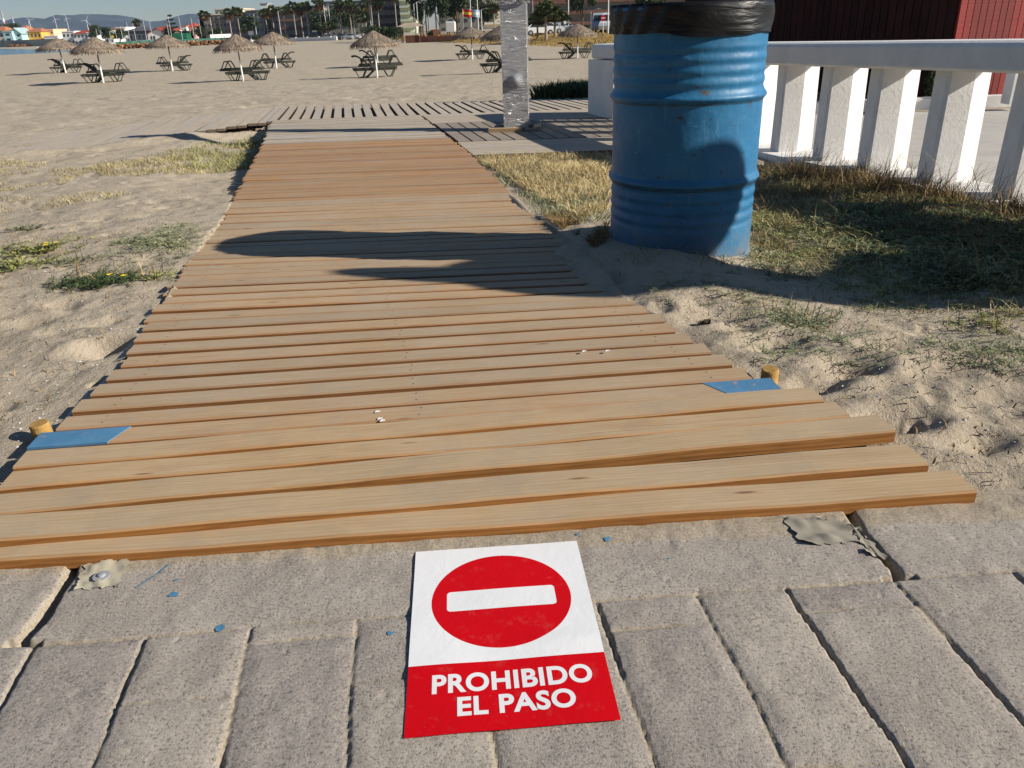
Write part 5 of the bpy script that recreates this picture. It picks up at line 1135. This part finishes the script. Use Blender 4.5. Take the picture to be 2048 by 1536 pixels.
# poles
def pole(px, yt, d, lab, r=.09, arm=0, mat='metal_w', cat='lamp post', name='lamp_post', lamp=True, z0=None):
    root = empty(name); q = far(px, 60, d); z = gz(q[0], q[1]) if z0 is None else z0; H = top_h(px, yt, d, z); root.location = (q[0], q[1], z); mb = MB(); mb.bar((0, 0, 0), (0, 0, H), r, r * .6, n=8); mb.build('mast', M[mat], root)
    if lamp: mb = MB(); mb.bar((0, 0, H), (arm or .8, 0, H + .25), r * .6, n=6); mb.box(((arm or .8) + .3, 0, H + .25), (.7, .25, .12)); mb.build('lamp_head', M['metal_g'], root)
    tag(root, lab, cat, 'lamp posts' if cat == 'lamp post' else 'masts at the harbour')
for i, (px, yt) in enumerate([(242, 52), (256, 44), (268, 46), (290, 38), (302, 44), (336, 46), (341, 34), (362, 30), (386, 36), (401, 38), (192, 58), (200, 60), (218, 62), (230, 62)]): pole(px, yt, 262 if px > 235 else 300, '%s slender white mast from the left over the harbour' % ordn[i], .065, name='mast', cat='mast', lamp=False)
for i, (px, yt, d) in enumerate([(424, 30, 240), (442, 34, 242), (512, 28, 238), (561, 22, 230), (653, 10, 226), (662, 12, 226), (743, 6, 224), (831, 8, 165), (837, 4, 163), (943, -30, 150), (957, -20, 150), (964, 20, 150), (1137, -30, 120), (1182, 22, 120), (1216, -40, 100)]): pole(px, yt, d, '%s white lamp post from the left along the promenade' % ordn[i], .085)
# flags
for (px, lab, cols) in ((927, 'red and yellow flag on a pole before the dark trees', [(.45, .03, .03), (.75, .50, .05), (.45, .03, .03)]), (941, 'pale blue and white flag beside the red and yellow one', [(.35, .50, .62), (.7, .72, .74), (.40, .52, .60)])):
    d = 148; root = empty('flag'); q = far(px, 60, d); root.location = (q[0], q[1], ZF); H = top_h(px, 17, d, ZF); mb = MB(); mb.bar((0, 0, 0), (0, 0, H), .05, n=6); mb.build('pole', M['metal_g'], root)
    mb = MB()
    for k in range(3):
        for j in range(6): f = lambda a: (a * .28, .12 * math.sin(a * 1.3)); mb.quad([(*f(j), H - .1 - .38 * (k + 1) - .03 * j), (*f(j + 1), H - .1 - .38 * (k + 1) - .03 * (j + 1)), (*f(j + 1), H - .1 - .38 * k - .03 * (j + 1)), (*f(j), H - .1 - .38 * k - .03 * j)], mi=k)
    mb.build('cloth', [c('flag_%d_%d' % (px, k), cols[k]) for k in range(3)], root); tag(root, lab, 'flag')
# kiosk
d = 141; q = far(822, 60, d); kz = gz(q[0], q[1]); root = tag(empty('thatched_kiosk', (q[0], q[1], kz)), 'open wooden kiosk with a thatched roof at the back of the beach', 'kiosk')
H = top_h(822, 53, d, kz)
for (x, y) in ((-1.5, -1), (1.5, -1), (-1.5, 1), (1.5, 1)): mb = MB(); mb.box((x, y, H / 2), (.14, .14, H)); mb.build('post', c('kiosk_wood', (.12, .05, .03)), root)
mb = MB(); b4 = [(-2.1, -1.6, H), (2.1, -1.6, H), (2.1, 1.6, H), (-2.1, 1.6, H)]; t4 = [(-.9, -.3, H + .55), (.9, -.3, H + .55), (.9, .3, H + .55), (-.9, .3, H + .55)]
for k in range(4): mb.quad([b4[k], b4[(k + 1) % 4], t4[(k + 1) % 4], t4[k]], t=random.random())
mb.quad(t4); mb.quad(b4[::-1]); mb.build('thatch_roof', M['thatch'], root)
mb = MB(); mb.box((.2, -.6, .55), (2.2, .5, 1.1)); mb.build('counter', c('kiosk_wood', (.12, .05, .03)), root)
q = far(872, 60, 144); root = tag(empty('notice_board', (q[0], q[1], gz(q[0], q[1]))), 'square brown notice board right of the thatched kiosk', 'sign'); mb = MB(); mb.box((0, 0, 1.35), (1.0, .1, 1.0)); mb.build('board', c('board_brown', (.22, .10, .06)), root); mb = MB(); mb.box((-.4, .0, .45), (.1, .08, .9)); mb.box((.4, .0, .45), (.1, .08, .9)); mb.build('legs', c('kiosk_wood', (.12, .05, .03)), root)
# signs
def sign(px, yt, yb, d, w, mat, lab, z0=None):
    q = far(px, 60, d); z = gz(q[0], q[1]) if z0 is None else z0; H = top_h(px, yt, d, z); h = H - top_h(px, yb, d, z); root = empty('sign_board', (q[0], q[1], z)); mb = MB(); mb.box((0, -.06, H - h / 2), (w, .06, h)); mb.build('panel', mat, root); mb = MB(); mb.bar((0, 0, 0), (0, 0, H), .05, n=6); mb.build('post', M['metal_g'], root); tag(root, lab, 'sign')
sign(501, 62, 70, 234, 1.4, c('white_wall', (.78, .76, .72)), 'square white sign board before the dark trees left of the fifth umbrella'); sign(251, 71, 77, 262, .9, c('white_wall', (.78, .76, .72)), 'small white square sign near the harbour masts'); sign(222, 71, 76, 262, .8, c('sign_yellow', (.75, .55, .05)), 'small yellow sign left of the harbour masts'); sign(629, 61, 64, 228, 1.3, c('sign_cream', (.75, .70, .45)), 'long cream sign under the broad green tree'); sign(1130, 42, 48, 104, .3, c('white_wall', (.78, .76, .72)), 'small white sign on a post by the slim lamp post'); sign(1119, 45, 51, 104, .35, c('sign_blue', (.45, .55, .68)), 'small round bluish sign beside the short palms')
q = far(1206, 60, 98); z = gz(q[0], q[1]); root = tag(empty('no_entry_sign', (q[0], q[1], z)), 'round red no entry sign on a white post near the van', 'sign'); H = top_h(1206, 36, 98, z)
mb = MB(); mb.bar((0, 0, 0), (0, 0, H), .04, n=8); mb.build('post', M['metal_w'], root)
mb = MB(); mb.bar((0, -.05, H), (0, -.09, H), .30, n=28); mb.build('disc', c('sign_red', (.45, .01, .02)), root); mb = MB(); mb.box((0, -.1, H), (.42, .02, .10)); mb.build('bar', M['metal_w'], root)
# vehicles
def wheel(root, x, y, r):
    mb = MB(); mb.bar((x, y - .1, r), (x, y + .1, r), r, n=16); w = mb.build('wheel', M['rubber'], root); mb = MB(); mb.bar((x, y - .12, r), (x, y - .10, r), r * .55, n=12); mb.build('rim', M['metal_g'], w)
def vehicle(kind, px, d, mat, lab, rz=0.0, z0=None):
    root = empty('parked_' + kind); q = far(px, 60, d); z = gz(q[0], q[1]) if z0 is None else z0; root.location = (q[0], q[1], z); root.rotation_euler = (0, 0, rz)
    side = [(-2.6, .35), (2.5, .35), (2.6, .8), (2.3, 1.15), (1.75, 1.35), (1.1, 2.1), (.7, 2.3), (-2.4, 2.35), (-2.6, 2.2)] if kind == 'van' else [(-2.1, .3), (2.1, .3), (2.15, .65), (1.9, .85), (1.0, .95), (.45, 1.4), (-1.1, 1.45), (-1.75, 1.0), (-2.15, .9)]
    mb = MB(); mb.prism(side, (0, -.85, 0), (0, .85, 0), (1, 0, 0), UP); mb.build('body', mat, root, ang=30)
    for s in (-1, 1):
        mb = MB(); y = s * .855
        pts = [(.75, 1.35), (1.5, 1.38), (1.0, 2.0), (.75, 2.05)] if kind == 'van' else [(.85, .97), (.38, 1.33), (-1.05, 1.38), (-1.5, 1.0)]
        mb.quad([(p[0], y, p[1]) for p in pts][::s]); mb.build('side_window', M['glass'], root)
    mb = MB(); pw = [(1.72, 1.40), (1.12, 2.06)] if kind == 'van' else [(.98, .98), (.47, 1.38)]
    mb.quad([(pw[0][0] + .03, -.75, pw[0][1]), (pw[0][0] + .03, .75, pw[0][1]), (pw[1][0] + .03, .7, pw[1][1]), (pw[1][0] + .03, -.7, pw[1][1])]); mb.build('windscreen', M['glass'], root)
    for x in (-1.5, 1.5):
        for y in (-.8, .8): wheel(root, x * (1.1 if kind == 'van' else .9), y, .33)
    return tag(root, lab, kind, 'vehicles parked behind the beach')
whitep = mottled('white_car_paint', (.70, .71, .72), .03, 2, .3, .5); greyp = mottled('silver_car_paint', (.36, .40, .45), .05, 2, .3, .5); darkp = mottled('dark_car_paint', (.03, .035, .045), .1, 2, .3, .5)
vehicle('van', 1222, 112, whitep, 'white van seen beside the bin at the top right', -2.0); vehicle('van', 1201, 114, greyp, 'silver grey van left of the white van', -1.8); vehicle('car', 1078, 116, whitep, 'white car behind the palms on the dry grass bank', .2); vehicle('car', 1096, 117, whitep, 'second white car behind the palms, right of the first', .1)
vehicle('car', 1130, 122, whitep, 'white car behind the right hand lamp post', .1); vehicle('van', 904, 186, whitep, 'small white van under the huge dark evergreen', 1.5); vehicle('car', 612, 236, darkp, 'dark car behind the promenade wall left', 0); vehicle('car', 628, 237, darkp, 'dark car behind the promenade wall, middle of three', 0); vehicle('car', 660, 232, whitep, 'white car at the right end of the promenade wall', 0)
vehicle('car', 688, 228, greyp, 'silver car between palm trunks right of the promenade wall', 0); vehicle('car', 704, 226, whitep, 'white car among the palm trunks left of the large umbrella', 0); vehicle('car', 282, 285, whitep, 'leftmost white car at the harbour before the grey building', 0); vehicle('car', 296, 284, whitep, 'middle white car at the harbour before the white hall', 0); vehicle('car', 312, 283, greyp, 'silver car at the harbour before the white hall', 0)
vehicle('car', 568, 236, darkp, 'dark car behind the fifth umbrella', 0); vehicle('car', 945, 140, darkp, 'dark car under the flags', 0)
# green boat cover
q = far(362, 60, 270); root = tag(empty('covered_boat', (q[0], q[1], -1.3)), 'long boat under a rounded green cover by the harbour', 'boat'); mb = MB(); mb.prism([(-1.2, .6), (1.2, .6), (1.3, 1.6), (.9, 2.6), (.3, 2.9), (-.3, 2.9), (-.9, 2.6), (-1.3, 1.6)][::-1], (-3.2, 0, 0), (2.6, 0, 0), (0, 1, 0), UP, stations=[(0, 0, .3), (.15, 0, .9), (.5, 0, 1), (.85, 0, .95), (1, 0, .5)]); mb.build('cover', M['awning'], root, ang=40); mb = MB(); mb.box((0, 0, .3), (4.5, 1.2, .6)); mb.build('cradle', M['metal_g'], root)
# buoy
q = far(76, 100, 240); mb = MB(); mb.lathe([(.05, 0), (.4, .2), (.45, .5), (.25, .8), (.03, .95)], n=14); o = mb.build('buoy', M['metal_w']); o.location = (q[0], q[1], -1.7); tag(o, 'white buoy floating on the blue water at the left', 'buoy')
# grass bank
def region(n, f, xr, yr):
    out = np.zeros((0, 2))
    while len(out) < n: x = rng.uniform(*xr, n * 2); y = rng.uniform(*yr, n * 2); k = f(x, y); out = np.concatenate([out, np.stack([x[k], y[k]], 1)])
    return out[:n]
ptsb = region(26000, lambda x, y: (bank_e(x, y) > -.5) & (y < 150), (-12, 30), (68, 150))
n = len(ptsb); tt = np.clip(.55 + fbm(ptsb[:, 0] * .2, ptsb[:, 1] * .1, 3, 3) * .9, 0, 1)
o = blades('grass_bank', ptsb, .05, .16, .04, 1.4, leaf('bank_grass', (0.16, 0.13, 0.03), (0.50, 0.30, 0.075)), tints=tt); tag(o, 'golden dry grass covering the bank behind the right umbrella', 'grass', kind='stuff')
# bush by the hut wall
tree('bush', 0, 0, 0, 1, 50, 'green and yellow bush growing against the red hut wall', 0, 'bush', 'bushes along the far promenade')
ob = [o for o in COL.objects if o.get('label', '').startswith('green and yellow bush')][0]; q = far(1897, 60, 9.75); ob.location = (q[0], q[1], -.16); ob.scale = (.10, .08, .17); ob['group'] = ''; del ob['group']
# ---------------------------------------------------------------- unseen building block added behind the viewpoint to cut sky light
bh = tag(empty('sky_blocker', (-6, -11, 0)), 'long ochre building block, unseen, added behind the pavement to block sky light', 'building')
mb = MB(); mb.box((0, -5, 4), (44, 10, 8)); mb.build('wall', col('ochre_wall', (.30, .24, .18)), bh); mb = MB(); mb.box((0, -5, 8.2), (45, 11, .4)); mb.build('roof', M['tile_o'], bh)
w0 = None
for r_ in range(2):
    for c_ in range(10):
        if w0 is None: mb = MB(); mb.box((0, 0, 0), (2.4, .1, 1.7)); o = w0 = mb.build('window', M['glass'], bh)
        else: o = w0.copy(); COL.objects.link(o)
        o.location = (-19.8 + c_ * 4.4, .02, 1.7 + r_ * 3.6)
# ---------------------------------------------------------------- air
mb = MB(); mb.box((0, 2650, 115), (9000, 5700, 242)); hz = mb.build('haze', bpy.data.materials.new('haze')); hm = hz.data.materials[0]; hm.use_nodes = True; nt = hm.node_tree; nt.nodes.clear()
out = nt.nodes.new('ShaderNodeOutputMaterial'); pv = nt.nodes.new('ShaderNodeVolumePrincipled'); pv.inputs['Color'].default_value = (.55, .73, 1, 1); pv.inputs['Density'].default_value = 1.1e-4; pv.inputs['Anisotropy'].default_value = .3
nt.links.new(pv.outputs[0], out.inputs['Volume']); tag(hz, 'thin blue haze in the distant air', 'haze', kind='stuff')
for k, o in list(T.items()):
    if k not in tused: [bpy.data.objects.remove(x) for x in list(o.children)]; bpy.data.objects.remove(o)
